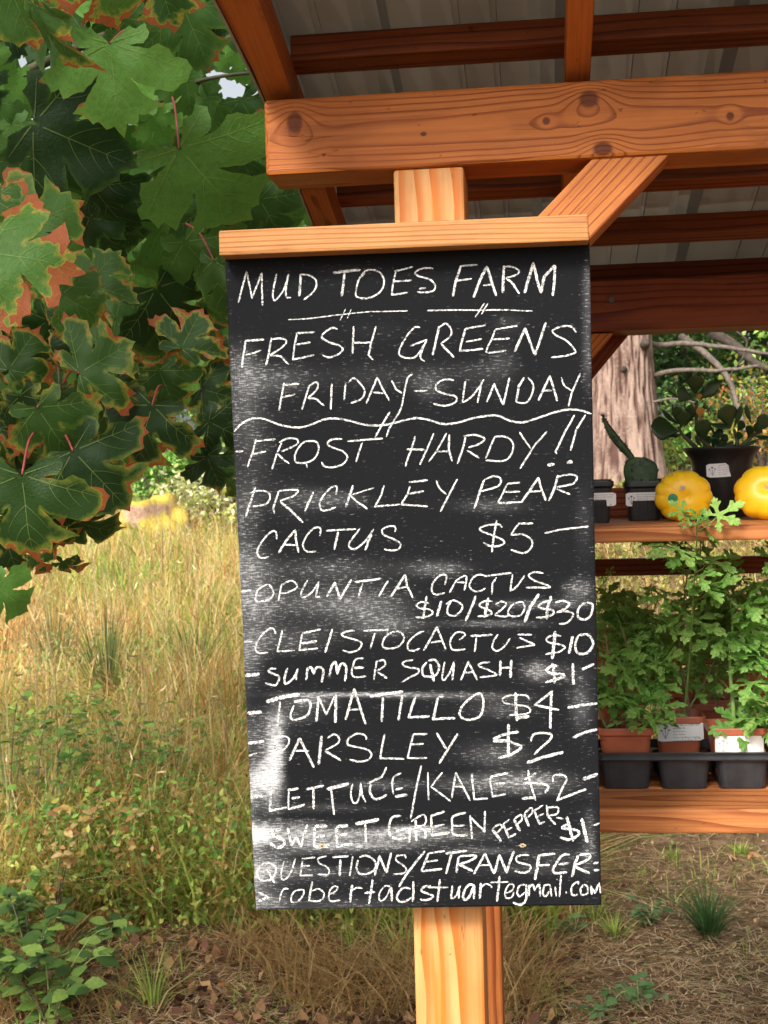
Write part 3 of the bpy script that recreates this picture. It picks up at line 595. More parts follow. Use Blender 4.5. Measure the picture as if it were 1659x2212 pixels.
dd = t.math('ADD', d, t.math('MULTIPLY', t.math('SUBTRACT', bl, .5), .4)); dd = t.math('ADD', dd, t.math('MULTIPLY', t.math('SUBTRACT', st, .5), .4))
cov = t.math('MULTIPLY', t.math('ADD', t.math('SUBTRACT', g_, .64), t.math('MULTIPLY', dd, .185)), 3.1, clamp=True)
soft = t.math('ADD', .006, t.math('MULTIPLY', t.sstep(d, .2, 1.5), .17))
cov = t.math('MINIMUM', t.math('ADD', t.math('MULTIPLY', cov, .8), soft), .9)
c = t.mix(cov, (.0052, .0058, .0072), (.70, .71, .72))
M['board'] = t.pbr(c, .75, t.bump(gr, .25, .0006), .06)
dfull = np.concatenate([dust.ravel(), np.full(m_, .1)])
board = link('board', fast('board', loc, Fall, 4, mat=M['board'], floats={'dust': dfull}), None, sign, tuple(origin), Matrix([tuple(r) for r in Rm]).transposed())
# back face
bb = fast('board_back', [np.array(PB(486, 538))-bnp*th, np.array(PB(1272, 503))-bnp*th, np.array(PB(1298, 1955))-bnp*th, np.array(PB(554, 1965))-bnp*th], [[0, 1, 2, 3]], 4)
M['back'] = plain('raw_board_back', (.03, .03, .03), .8); link('board_back', bb, M['back'], sign)
# rail along the top, and the spacer behind it
YRL = YT-.028
qa, qb, qc, qd = P(473, 552, YRL), P(1273, 519, YRL), P(1270, 462, YRL), P(472, 498, YRL)
panel('top_rail', [qa, qb, qc, qd], .034, 'w_rail', sign, bev=.0018)
timber('spacer_block', (XC, YT+.012, P(925, 500, YT).z), (XC, YP-.001, P(925, 500, YT).z), .07, .03, 'w_rear', sign)
# worn screw spots
M['wornscrew'] = plain('worn_screw', (.42, .33, .2), .6, .5, 400, .5); M['screwhole'] = plain('screw_hole', (.08, .04, .02), .7)
for (x, y, s) in ((1268, 3330, 1.0), (2058, 3328, 1.0)):
    px_, py_ = x/sc_x, y/sc_x; bm = bmesh.new(); vs = []
    for k in range(14):
        a = 2*math.pi*k/14; rr = (9.5 if k % 2 else 7.0)*(1.5 if k in (0, 7) else 1); vs.append(bm.verts.new(PB(px_+math.cos(a)*rr*.75, py_+math.sin(a)*rr*.55, .0009)))
    bm.faces.new(vs); sc = link('screw', bm_mesh(bm, 'screw'), M['wornscrew'], sign)
    bm = bmesh.new(); bm.faces.new([bm.verts.new(PB(px_+math.cos(k*.785)*2.2, py_+math.sin(k*.785)*2, .0014)) for k in range(8)]); link('screw_head', bm_mesh(bm, 'h'), M['screwhole'], sc)
# chalk strokes: crops (origin x, origin y, scale) and strokes; c = curve, w<number> = width
K = 750/1659
CH = [
('first line of the chalk lettering, MUD TOES FARM', [
 ((900, 1000, K), "85,425 157,155 205,385 290,165 296,450|c420,170 400,260 385,350 400,405 440,370 490,290 525,170|c525,170 500,300 505,375 545,380|w24;630,175 615,370|c620,178 700,185 755,220 765,270 740,330 655,400|w24;910,165 1150,138|w22;1010,165 985,370|c1145,200 1200,145 1260,138 1320,165 1355,230 1335,310 1270,365 1190,388 1115,370 1112,310 1140,215 1190,170|1445,150 1605,112|1460,150 1435,250 1420,355 1565,335|1440,240 1595,230"),
 ((1600, 1000, K), "c235,125 150,125 75,160 110,195 200,220 250,270 235,320 160,335 95,330|110,305 170,295|w22;475,100 430,240 405,370|475,105 620,95|435,235 570,215|w24;585,380 640,230 700,110 740,230 785,365|670,275 740,265|w24;850,100 840,340|c850,110 930,115 985,155 940,190 860,210|w20;c865,210 920,250 960,310 985,345|w26;1030,340 1105,80 1140,230 1175,340|w26;1175,335 1200,200 1295,95|w24;1295,95 1290,240 1275,365")]),
('chalk underline with paired ticks', [
 ((900, 1000, K), "w10;c520,572 700,562 960,530 1200,505 1390,500 1560,495|w9;1020,478 970,580|w9;1070,480 1035,560"),
 ((1600, 1000, K), "w13;180,493 400,488 600,490 900,488|w10;900,488 1100,497|w12;680,428 600,550|w12;710,432 655,525")]),
('second line of the chalk lettering, FRESH GREENS', [
 ((900, 1000, K), "w20;150,755 310,745|w18;150,750 130,880 118,990|150,880 285,840|w18;375,730 350,870 325,975|c370,745 440,735 500,750 490,790 430,840 360,880|c360,885 450,890 490,930 525,962|585,690 750,680|595,700 575,800 560,920 745,880|590,790 715,770|c950,655 900,645 830,690 815,730 880,770 960,795 995,830 960,870 880,900 820,880|1090,630 1080,870|1285,630 1240,780 1220,880 1260,925|1080,775 1240,770|c1668,640 1620,640 1550,720 1495,820 1490,880 1560,908 1640,885 1728,750|1585,800 1728,745|c1728,745 1690,830 1670,900 1710,935"),
 ((1600, 1000, K), "w20;285,630 260,740 228,880|c285,640 345,605 390,660 380,720 300,780|w20;300,780 415,900|515,650 690,620|w18;515,650 490,740 465,845 670,825|520,765 660,738|770,660 970,625|c775,655 745,740 705,820 710,860 870,840|745,745 900,735|w22;940,855 1035,650 1120,880 1215,595|c1480,685 1440,635 1360,630 1275,665 1300,705 1400,760 1470,840 1460,865 1370,890 1260,900")]),
('third line of the chalk lettering, FRIDAY-SUNDAY', [
 ((900, 1430, K), "485,170 440,415|485,192 620,180|460,300 580,270|705,190 640,405|c705,195 760,165 780,190 760,240 690,305|c690,308 760,310 800,345 835,370|w18;900,175 890,405|1020,175 1005,325|c1045,170 1090,130 1150,180 1185,240 1160,310 1065,348|1200,350 1295,125 1340,220 1400,325|1260,255 1350,262|1420,150 1460,230 1515,262|c1605,95 1560,130 1530,260 1500,400 1440,500 1400,570 1375,640|1405,425 1340,530 1275,645"),
 ((1600, 1430, K), "w14;65,243 185,238|c415,150 340,140 270,175 260,230 330,265 420,285 440,320 400,355 320,370 235,352|515,155 490,340|c490,345 570,290 640,200 675,140|650,200 620,345|w18;700,340 765,180 845,365|w18;845,365 900,125|w20;1025,125 980,200 955,335|c1060,125 1105,190 1090,280 1040,345 955,340|w20;1150,325 1250,115 1315,330|1195,240 1270,240|c1350,125 1380,200 1450,240|1515,90 1440,260 1412,375")]),
('wavy chalk line across the board', [
 ((900, 1430, K), "w17;c50,595 110,530 200,485 310,485 440,535 590,560 690,545 820,495 920,480 1050,500 1200,538 1380,535 1560,490 1660,478"),
 ((1600, 1430, K), "w18;c60,475 180,490 320,530 460,515 600,475 780,455 900,500 1020,515 1180,465 1340,415 1480,405 1612,440")]),
('chalk line reading FROST HARDY', [
 ((900, 1430, K), "60,770 130,765|240,660 210,780 165,905|240,680 410,662|215,792 330,768|465,690 420,790 380,925|c440,690 520,655 600,665 590,710 460,770|c430,790 470,830 530,875|c680,680 750,680 785,720 770,800 720,850 640,870 580,850 590,770 640,700 690,675|w10;675,865 685,910|c990,660 900,665 860,705 920,740 1000,770 1035,820 1000,875 920,905 840,900 810,860|1035,680 1345,655|1165,690 1110,860"),
 ((1600, 1430, K), "78,635 40,760 -10,900|238,612 180,750 118,885|w18;5,750 160,755|195,860 260,770 350,610|w18;375,620 370,750 400,855|265,770 375,768|w18;515,640 490,750 445,875|c500,635 600,625 680,655 640,700 540,735|530,760 635,825|770,640 690,830|c765,640 860,640 925,690 920,780 850,850 690,845|985,600 1085,745|1225,595 1120,710 990,918|w18;1465,450 1380,600 1300,770 1310,790|w18;1560,450 1480,580 1430,760|w30;1230,888 1290,878|w34;1398,868 1448,858")]),
('chalk line reading PRICKLEY PEAR', [
 ((900, 1850, K), "w18;235,150 150,410|c190,200 280,180 350,200 360,250 320,300 200,320|440,180 390,330 400,380|c430,185 520,175 605,180 560,230 450,270|w20;450,275 560,370 650,460|w20;740,190 665,360|c935,215 945,150 900,150 830,220 795,290 810,350 860,350 935,325|w20;1085,135 1020,330|w12;1270,155 1080,215|w18;1060,220 1120,280 1210,340|1355,135 1330,220 1275,320 1490,300|1580,140 1560,210 1505,300 1735,318|w18;1570,108 1735,90|w18;1560,210 1700,185"),
 ((1600, 1850, K), "c260,90 290,160 350,215|445,80 370,220 297,365|w20;680,85 640,190 590,340|c680,85 760,55 820,75 800,140 640,190|880,120 990,110|880,120 795,290 1000,280|860,192 990,188|w20;1000,285 1080,170 1150,70 1175,160 1215,270|1060,190 1175,185|w22;1320,45 1290,160 1240,270|c1320,60 1420,40 1485,60 1450,120 1310,150|1310,165 1430,215")]),
('chalk line reading CACTUS $5', [
 ((900, 1850, K), "c420,605 415,545 380,535 310,600 255,690 260,750 300,768 350,755|w20;435,725 500,620 580,525 590,620 610,720|490,650 585,655|c795,575 800,510 750,505 690,560 650,640 660,690 700,715 765,708|850,530 1110,515|w20;955,540 920,695|c1145,510 1100,570 1050,640 1060,680 1110,685 1190,620 1265,515|w22;1245,560 1190,700|c1450,540 1450,495 1400,490 1340,520 1350,565 1420,595 1495,640 1480,690 1410,700 1355,690"),
 ((1600, 1850, K), "c835,500 800,475 720,480 650,500 650,530 750,570 840,610 850,640 790,665 720,660 670,630|w18;788,440 765,560 745,718|w18;1105,465 975,465|980,465 910,570|c910,570 1000,560 1070,590 1100,640 1070,700 1010,725 910,695|w16;1205,550 1320,525 1590,492")]),
('chalk line reading OPUNTIA CACTUS', [
 ((900, 2230, K), "w18;110,220 200,208|c350,155 385,200 390,250 340,295 250,305 235,270 260,200 340,155|465,150 435,300|c460,160 540,125 590,150 590,190 520,225 450,235|c690,120 640,210 635,265 670,265 730,220 790,130|785,150 760,265 795,265|w20;855,265 925,140 970,285 1070,115|w20;1100,135 1330,105|1170,145 1130,270|w18;1390,125 1310,260|w20;1415,260 1540,70|w18;1540,70 1555,170 1605,275|1460,195 1560,175"),
 ((1600, 2230, K), "c335,160 350,80 290,80 230,150 225,220 260,245 335,230|375,230 440,120 500,85|c495,80 525,100 505,210|440,140 510,140|c700,90 640,70 580,100 550,170 590,215 640,215 690,190|690,85 920,55|785,95 750,150 745,245|925,70 905,215|905,215 960,180 1030,80|c1195,60 1110,50 1065,80 1120,125 1230,165 1255,188|w18;1255,188 1040,183")]),
('chalk prices reading $10/$20/$30', [
 ((1600, 2230, K), "c200,320 130,310 90,340 120,365 200,375 230,405 190,435 120,445 80,440|w20;178,258 160,360 150,455|w22;305,300 265,440|c345,330 410,295 480,330 480,380 420,430 360,410 365,350 390,310|w22;605,255 570,350 515,475|c750,305 690,300 640,330 650,355 720,380 745,410 690,430 620,435|w24;715,270 700,350 680,445|c775,330 830,305 870,325 840,365 770,420|c770,425 840,435 900,430|c950,320 1010,310 1030,360 1000,420 940,435 890,420 895,370 940,320|w28;1155,240 1080,350 1030,490|w18;c1270,290 1200,310 1150,350 1200,370 1270,380 1280,410 1220,440 1130,445|w26;1260,255 1230,360 1225,460|w20;c1295,315 1360,300 1420,325 1380,370 1310,400|c1310,400 1390,390 1450,410 1440,450 1390,495 1330,500|w20;c1570,315 1620,330 1615,400 1580,455 1520,460 1490,420 1510,350 1560,315")]),
('chalk line reading CLEISTOCACTUS $10', [
 ((900, 2230, K), "w12;135,658 210,655|c410,590 400,550 360,540 290,600 240,680 240,735 280,755 345,750|470,555 425,740 575,730|640,590 615,730 780,712|w18;640,580 805,548|w22;640,670 770,650|w20;905,545 840,750|c1100,560 1040,565 985,590 1020,615 1110,640 1160,670 1130,725 1060,748 995,730|1175,560 1395,552|1275,580 1235,720|c1420,570 1490,570 1530,620 1500,680 1440,712 1360,710 1340,670 1370,610 1430,570"),
 ((1600, 2230, K), "c155,565 90,590 20,660 15,720 60,735 120,715|w18;150,735 265,530 345,725|215,665 310,650|c460,640 510,600 490,575 430,580 385,640 390,710 430,730 515,720|w20;560,605 750,595|610,620 595,745|c800,590 760,650 750,710 790,735 850,700 905,625|965,595 1095,595|985,620 1120,680|1120,685 960,710|c1350,605 1270,600 1220,635 1250,665 1340,680 1380,705 1340,740 1270,755 1210,765|w30;1298,565 1285,680 1270,805|w26;1450,605 1415,760|w22;c1500,600 1580,595 1625,660 1600,730 1540,765 1480,740 1475,660 1500,600")]),
('chalk line reading SUMMER SQUASH $1', [
 ((900, 2230, K), "w30;145,950 270,938|w18;c415,890 370,890 350,915 400,940 440,960 430,1010 400,1035 320,1015|w20;c515,885 490,960 495,1020 560,980 605,890|595,900 590,990|w20;690,880 675,990|w22;c685,900 720,880 740,930|w22;c740,940 770,880 825,900 810,1010|w20;900,850 880,960|w22;c895,870 930,830 945,930|w22;c945,940 980,850 1025,880 1015,1000|c1180,800 1110,810 1080,880 1075,940 1110,965 1200,955|w22;1090,885 1180,880|1290,820 1265,990|c1285,830 1350,815 1365,860 1290,910|w20;1300,920 1380,975|c1608,815 1530,830 1520,860 1580,882 1650,890 1650,930 1580,965 1515,1005"),
 ((1600, 2230, K), "w20;c190,820 250,815 285,870 270,930 220,960 150,950 140,890 180,830|w26;205,850 240,1000|335,830 310,970|c310,970 330,990 380,920 415,830|w20;415,830 400,990|w18;475,990 540,830 620,990|510,925 580,920|c730,835 660,840 630,865 700,895 780,935 770,950 640,965|w24;820,820 815,955|w24;915,815 905,970|w18;820,885 905,880|w24;c1325,865 1260,870 1220,905 1260,930 1360,940 1370,960 1300,985 1210,1010|w26;1270,840 1285,900 1290,1020|w26;1450,845 1455,1030|w24;1530,898 1635,850")]),
('chalk line reading TOMATILLO $4', [
 ((900, 2660, K), "w30;165,328 290,318|w36;330,230 480,185 620,165|w18;450,225 425,450|w20;c690,205 715,260 690,340 620,375 560,385 540,340 570,260|w28;570,228 690,208|w22;785,180 765,400|785,180 850,340 930,165|w26;935,165 930,410|w22;1020,385 1095,115 1195,425|1050,300 1150,290|w28;1230,180 1520,140|w22;1345,185 1335,405|w22;1515,170 1480,390"),
 ((1600, 2660, .47016), "w22;78,175 20,350 195,340|w22;265,180 225,365 410,355|265,180 315,175|w20;c620,145 560,170 480,240 445,310 470,355 530,370 610,345 640,280 645,200 620,145|w14;c1030,200 1000,165 870,165 810,190 820,225 900,245 1000,255 1040,290 1000,320 860,330|w26;915,140 925,380|w26;930,355 1030,340|w20;1225,130 1075,245 1280,288|w24;1215,140 1205,445|w24;1350,268 1480,245 1600,232")]),
('chalk line reading PARSLEY $2', [
 ((900, 2660, K), "w28;170,590 310,570|175,700 250,675|w26;415,530 405,690 395,860|c380,560 450,530 520,540 520,600 470,650 400,670|w22;530,740 620,545 745,800|570,655 705,655|w26;810,525 785,775|c860,545 920,510 960,540 950,590 840,650|w20;c840,655 900,690 980,740|c1200,560 1190,520 1120,505 1050,545 1040,600 1110,620 1200,640 1245,680 1220,730 1140,748 1055,730|w18;1360,510 1320,720 1530,725"),
 ((1600, 2660, .47016), "w18;60,490 175,488|60,490 10,690 175,690|30,575 145,570|w20;255,480 335,615|w20;430,485 275,735|w24;945,470 860,480 725,530|w30;725,545 870,545|w20;860,550 970,590|w26;970,600 880,660 770,690|w26;855,405 855,660|w20;c1045,550 1060,500 1120,480 1210,490 1200,540 1130,600 1070,660|w28;1010,730 1150,680 1315,640|w24;1395,520 1500,475 1600,450")]),
('chalk line reading LETTUCE/KALE $2', [
 ((950, 3000, K), "w32;80,308 190,295|w20;262,225 250,425 400,395|w22;400,245 500,230|415,250 410,415|w26;440,318 510,305|w24;415,412 555,370|w22;565,238 720,205|w22;630,235 630,410|w30;745,238 940,190|w20;785,240 810,460|c970,190 955,280 975,350 1010,350 1035,270 1040,180|1040,180 1055,290 1085,350|w18;1265,45 1225,130 1100,190|w22;c1130,190 1120,250 1150,315 1200,320 1270,285|c1395,95 1330,130 1315,190 1325,280|w20;1340,240 1410,225|w26;1340,300 1450,285|w18;1570,30 1530,200 1475,495"),
 ((1630, 3000, K), "122,90 128,335|248,90 150,215 320,340|w18;330,315 365,95 490,335|350,215 430,215|w18;505,110 525,325 645,318|665,130 665,180 685,300 800,280|w22;665,130 820,95|690,190 800,185|w20;995,70 1000,130 1060,335|w18;1065,95 960,155|w22;c950,185 1100,185 1170,215 1140,270|w24;940,320 1050,310|w18;c1210,175 1220,120 1290,110 1330,150 1290,230 1245,340|w20;1245,335 1380,280 1500,235|w32;1470,150 1600,105")]),
('chalk line reading SWEET GREEN PEPPER $1', [
 ((950, 3000, K), "w30;c345,590 290,590 255,620 300,650 370,680 370,720 320,745 240,700|w22;405,570 440,725 480,650 520,740 575,545|w32;640,560 750,560|w24;640,570 635,740|w34;640,742 770,728|w26;640,650 730,640|w30;830,565 930,552|w24;830,570 835,735 975,710|w30;830,630 925,630|w32;995,540 1200,500|w20;1080,540 1088,710|w20;c1395,470 1320,480 1290,550 1300,640 1370,670 1450,655|w20;1345,605 1470,575 1465,700|w22;1520,500 1525,690|c1480,520 1580,460 1610,500 1590,550 1520,560|w22;c1530,565 1600,600 1605,670"),
 ((1630, 3000, K), "w20;145,470 270,430|w20;150,470 155,640|w26;155,640 310,615|155,565 265,545|w20;c455,440 340,475 335,550 345,630 465,640|345,555 440,550|w18;490,465 505,670|w20;490,480 620,610|w18;620,425 615,610|w26;680,585 760,690|c685,580 740,545 765,570 715,625|w20;775,540 825,655 890,625|775,545 830,500|800,595 855,570|w26;870,500 925,600|c870,500 930,460 940,500 900,540|w24;960,450 1000,560|c960,450 1020,400 1030,440 990,480|w20;1045,420 1095,540 1140,520|1045,425 1125,375|1070,475 1130,450|w20;1155,375 1165,470 1235,545|c1155,400 1250,395 1245,450 1170,470|1240,485 1300,495|w24;c1340,540 1290,575 1400,590 1440,620 1400,660 1340,675 1270,655|w28;1330,475 1385,690|w32;1460,490 1510,700|w18;1565,550 1615,530")]),
('chalk line reading QUESTIONS/ETRANSFER', [
 ((980, 3280, .42194), "w22;c200,280 245,310 250,370 210,430 130,445 85,400 90,330 140,285 200,275|w22;170,340 240,465|c330,260 305,340 305,420 340,430 390,370 435,240|500,260 480,395 595,390|490,240 620,225|500,305 570,305|c725,215 650,235 655,280 720,310 750,350 740,390|640,385 745,390|w20;780,225 930,215|w24;855,245 848,400|970,215 940,400|w20;c1030,225 1100,210 1175,260 1180,330 1120,375 1040,380 1005,330 1020,250|w22;1175,395 1220,215 1285,365 1330,180|c1465,235 1450,205 1380,215 1380,260 1440,300 1470,340 1440,375 1350,380|w22;1645,165 1480,370 1400,500"),
 ((1630, 3000, K), "w20;130,790 65,950 245,930|130,795 270,775|100,870 210,855"),
 ((1680, 3280, .42194), "w24;175,190 375,165|w22;235,185 180,380|w24;300,220 280,370|w22;c300,220 380,210 465,215 400,260 300,290|w26;300,290 430,355|w22;440,385 545,190 630,380|480,300 590,295|w24;630,380 680,205 745,365 815,165|w20;c960,205 890,205 840,225 850,270 960,300 960,345 910,370 820,355|w24;1055,205 1200,190|w28;1050,200 1010,435|w20;1040,300 1150,295|w24;c1335,200 1270,205 1210,280 1180,340 1200,372 1310,365|w22;1230,290 1330,280|w28;1415,205 1380,300 1355,410|w24;c1420,205 1500,195 1525,220 1470,265 1375,300|w26;1380,310 1520,375|w22;1555,285 1605,270|w24;1560,345 1610,345")]),
('bottom line of small chalk letters, a mail address', [
 ((980, 3280, .42194), "w22;90,550 180,600 85,635|305,540 285,640|c300,560 330,520 370,520|c440,535 510,530 500,590 450,640 400,640 400,580 440,530|w20;595,450 560,635|c590,540 650,520 700,560 690,610 640,635 560,630|c750,570 800,550 830,510 800,495 760,530 745,600 770,635 855,625|w24;965,480 945,645|c970,530 1010,510 1060,515|w22;1155,430 1120,660|w20;1080,560 1180,550|c1330,505 1270,495 1220,560 1225,630 1280,600 1325,500|w22;1330,505 1335,635|w20;c1510,520 1440,510 1385,580 1395,630 1450,640 1520,600|w22;1535,450 1530,640"),
 ((1680, 3280, .42194), "w20;c40,490 -20,500 -50,535 0,560 60,585 40,610 -20,625 -60,615|w22;125,430 100,640|10,505 200,505|w18;240,490 225,610|c225,610 270,590 315,490|w22;300,500 300,610|w24;c450,490 390,485 345,560 350,620 400,590 440,490|w24;445,490 440,615|w24;505,465 495,615|c505,510 550,475 600,490 605,515|w22;680,400 655,640|w14;595,460 765,455|c740,560 800,530 810,480 770,480 735,540 740,600 790,600 815,550|w18;c920,480 870,490 845,550 870,590 920,550|w24;c930,480 930,600 900,660 850,665 805,645|w18;955,480 955,590|w18;c955,510 990,480 1010,540|w18;c1010,530 1050,480 1060,590|w18;c1150,480 1100,490 1085,560 1110,590 1145,540|w18;1150,480 1165,590|w16;1200,500 1210,590|w12;1212,430 1218,436|w18;1255,390 1240,595|w20;1300,545 1304,565|w18;c1415,480 1410,455 1360,490 1350,560 1380,580 1410,570|w18;c1470,475 1500,500 1500,560 1450,575 1435,530 1460,480|w22;1535,485 1540,575|w22;1535,500 1570,560 1600,480|w14;1610,460 1622,560")]),
]
t = NT('chalk'); oc = t.coord('Object'); a1 = t.noise(t.mapping(oc, (420, 420, 900)), 1.0, 2, .7); a2 = t.noise(oc, 330, 3, .7)
k = t.sstep(t.math('ADD', t.math('MULTIPLY', a1, .6), t.math('MULTIPLY', a2, .4)), .445, .53)
k = t.math('ADD', .12, t.math('MULTIPLY', k, .88)); c = t.mix(k, (.05, .05, .052), (.80, .80, .78)); M['chalk'] = t.pbr(c, .9, None, .1)
def stroke(bm, pts, w, off):
    """ribbon with ragged edges a hair proud of the board, given in source pixels"""
    P2 = [np.array(p, float) for p in pts]; dense = [P2[0]]
    for a, b in zip(P2, P2[1:]):
        n_ = max(1, int(np.linalg.norm(b-a)/3.2)); dense += [a+(b-a)*k/n_ for k in range(1, n_+1)]
    L = []; Rr = []; n_ = len(dense)
    for k in range(n_):
        tn = dense[min(k+1, n_-1)]-dense[max(k-1, 0)]; tn /= (np.linalg.norm(tn)+1e-9); nn = np.array([-tn[1], tn[0]])
        e = min(1, .45+.28*k, .45+.28*(n_-1-k)); wa = w*.5*e*random.uniform(.72, 1.18); wb = w*.5*e*random.uniform(.72, 1.18)
        pa, pb = dense[k]+nn*wa, dense[k]-nn*wb; L.append(bm.verts.new(PB(pa[0]/sc_x, pa[1]/sc_x, off))); Rr.append(bm.verts.new(PB(pb[0]/sc_x, pb[1]/sc_x, off)))
    for k in range(n_-1):
        bm.faces.new((L[k], Rr[k], Rr[k+1], L[k+1]))
SPL = {1: (1640, 'left chalk underline with paired ticks', 'right chalk underline with paired ticks'), 7: (1850, 'chalk word CACTUS under PRICKLEY', 'chalk price $5'), 8: (1660, 'chalk word OPUNTIA', 'chalk word CACTUS after OPUNTIA'),
       10: (2110, 'chalk word CLEISTOCACTUS', 'chalk price $10 after CLEISTOCACTUS'), 11: (2110, 'chalk words SUMMER SQUASH', 'chalk price $1 after SUMMER SQUASH'), 12: (1950, 'chalk word TOMATILLO', 'chalk price $4'), 13: (1900, 'chalk word PARSLEY', 'chalk price $2 after PARSLEY'),
       14: (2050, 'chalk words LETTUCE/KALE', 'chalk price $2 after KALE'), 15: (2200, 'chalk words SWEET GREEN PEPPER', 'chalk price $1 after PEPPER'), 2: (1560, 'chalk word FRESH', 'chalk word GREENS'), 5: (1590, 'chalk word FROST', 'chalk word HARDY with two exclamation marks'), 6: (1800, 'chalk word PRICKLEY', 'chalk word PEAR')}
cnt = 0
def board_right(y): return (1273+(y/sc_x-503)/(1955-503)*26)*sc_x-2
for li, (lab, crops) in enumerate(CH):
    bm = bmesh.new(); bm2 = bmesh.new()
    for (ox, oy, kk), s in crops:
        for tok in s.split('|'):
            w = 16.0
            if tok[0] == 'w': a, tok = tok.split(';'); w = float(a[1:])
            cv = tok[0] == 'c'; tok = tok[1:] if cv else tok
            ps = [tuple(map(float, q.split(','))) for q in tok.split()]; ps = [(ox+x*kk, oy+y*kk) for x, y in ps]
            ps = [(min(x, board_right(y)), y) for x, y in ps]
            if cv: ps = [(v.x, v.y) for v in smooth_pts([(x, y, 0) for x, y in ps], 5)]
            else:
                q = [ps[0]]
                for a_, b_ in zip(ps, ps[1:]): q += [((a_[0]+b_[0])/2+random.uniform(-1, 1)*1.0, (a_[1]+b_[1])/2+random.uniform(-1, 1)), b_]
                ps = q
            cnt += 1; stroke(bm2 if li in SPL and min(q_[0] for q_ in ps) > SPL[li][0] else bm, ps, w*kk*.93, .00035+.00002*(cnt % 12))
    if li in SPL: link('chalk_lettering', bm_mesh(bm, 'chalk'), M['chalk'], sign, label=SPL[li][1]); link('chalk_lettering', bm_mesh(bm2, 'chalk'), M['chalk'], sign, label=SPL[li][2])
    else: bm2.free(); link('chalk_lettering', bm_mesh(bm, 'chalk'), M['chalk'], sign, label=lab)
# ---------------------------------------------------------------- pots, trays, labels
M['black'] = plain('black_plastic', (.012, .013, .014), .38, .25, 60, .05)
M['tray'] = plain('tray_plastic', (.022, .025, .029), .33, .3, 40, .06)
M['terra'] = plain('terracotta_plastic', (.36, .095, .045), .42, .12, 25, .04)
M['soil'] = plain('potting_soil', (.03, .02, .013), .95, .6, 200, 1.0)
M['paper'] = plain('paper_label', (.80, .79, .78), .5, .03, 40)
M['ink_faint'] = plain('faded_ink', (.55, .54, .56), .7); M['ink'] = plain('ink', (.10, .09, .10), .7)
def ring_sq(bm, w, d, z, r, n=5, cx=0, cy=0):
    vs = []
    for (sx_, sy_, a0) in ((1, 1, 0), (-1, 1, 90), (-1, -1, 180), (1, -1, 270)):
        for k in range(n):
            a = R(a0+90*k/(n-1)); vs.append(bm.verts.new((cx+sx_*(w/2-r)+r*math.cos(a), cy+sy_*(d/2-r)+r*math.sin(a), z)))
    return vs
def loft(bm, rings, close_first=True, close_last=False):
    for a, b in zip(rings, rings[1:]):
        n = len(a)
        for k in range(n): bm.faces.new((a[k], a[(k+1) % n], b[(k+1) % n], b[k]))
    if close_first: bm.faces.new(rings[0][::-1])
    if close_last: bm.faces.new(rings[-1])
def square_pot(w, h, wb, rim=.012, lip=.003, ribs=False):
    bm = bmesh.new(); r = w*.14
    prof = [(wb, 0), (wb*1.02, .002), (w-2*lip-.003, h-rim-.002), (w-2*lip, h-rim), (w-.001, h-rim+.0008), (w, h-rim+.002), (w, h-.0015), (w-.001, h), (w-2*lip, h), (w-2*lip-.001, h-.003), (w-2*lip-.004, h-rim-.006), (wb-.003, .006)]
    rings = [ring_sq(bm, a, a, z, r*(a/w)) for a, z in prof]; loft(bm, rings, True, True)
    bmesh.ops.recalc_face_normals(bm, faces=bm.faces[:]); return bm_mesh(bm, 'pot', False)
def soil_disc(w, z, r=.01):
    bm = bmesh.new(); n = 14; g = {}
    for i_ in range(n+1):
        for j in range(n+1):
            x, y = (i_/n-.5)*w, (j/n-.5)*w; g[i_, j] = bm.verts.new((x, y, z+.004*noise.noise(Vector((x*120, y*120, z)))+.003*random.random()))
    for i_ in range(n):
        for j in range(n): bm.faces.new((g[i_, j], g[i_+1, j], g[i_+1, j+1], g[i_, j+1]))
    return bm_mesh(bm, 'soil')
def text_mesh(s, size, align='LEFT', thin=0.0):
    cu = bpy.data.curves.new('t', 'FONT'); cu.body = s; cu.size = size; cu.align_x = align; cu.resolution_u = 1; cu.offset = thin
    ob = bpy.data.objects.new('t', cu); C.objects.link(ob); dg = bpy.context.evaluated_depsgraph_get()
    me = bpy.data.meshes.new_from_object(ob.evaluated_get(dg)); bpy.data.objects.remove(ob); return me
def bend_pts(me, Rad, rot, loc):
    pass
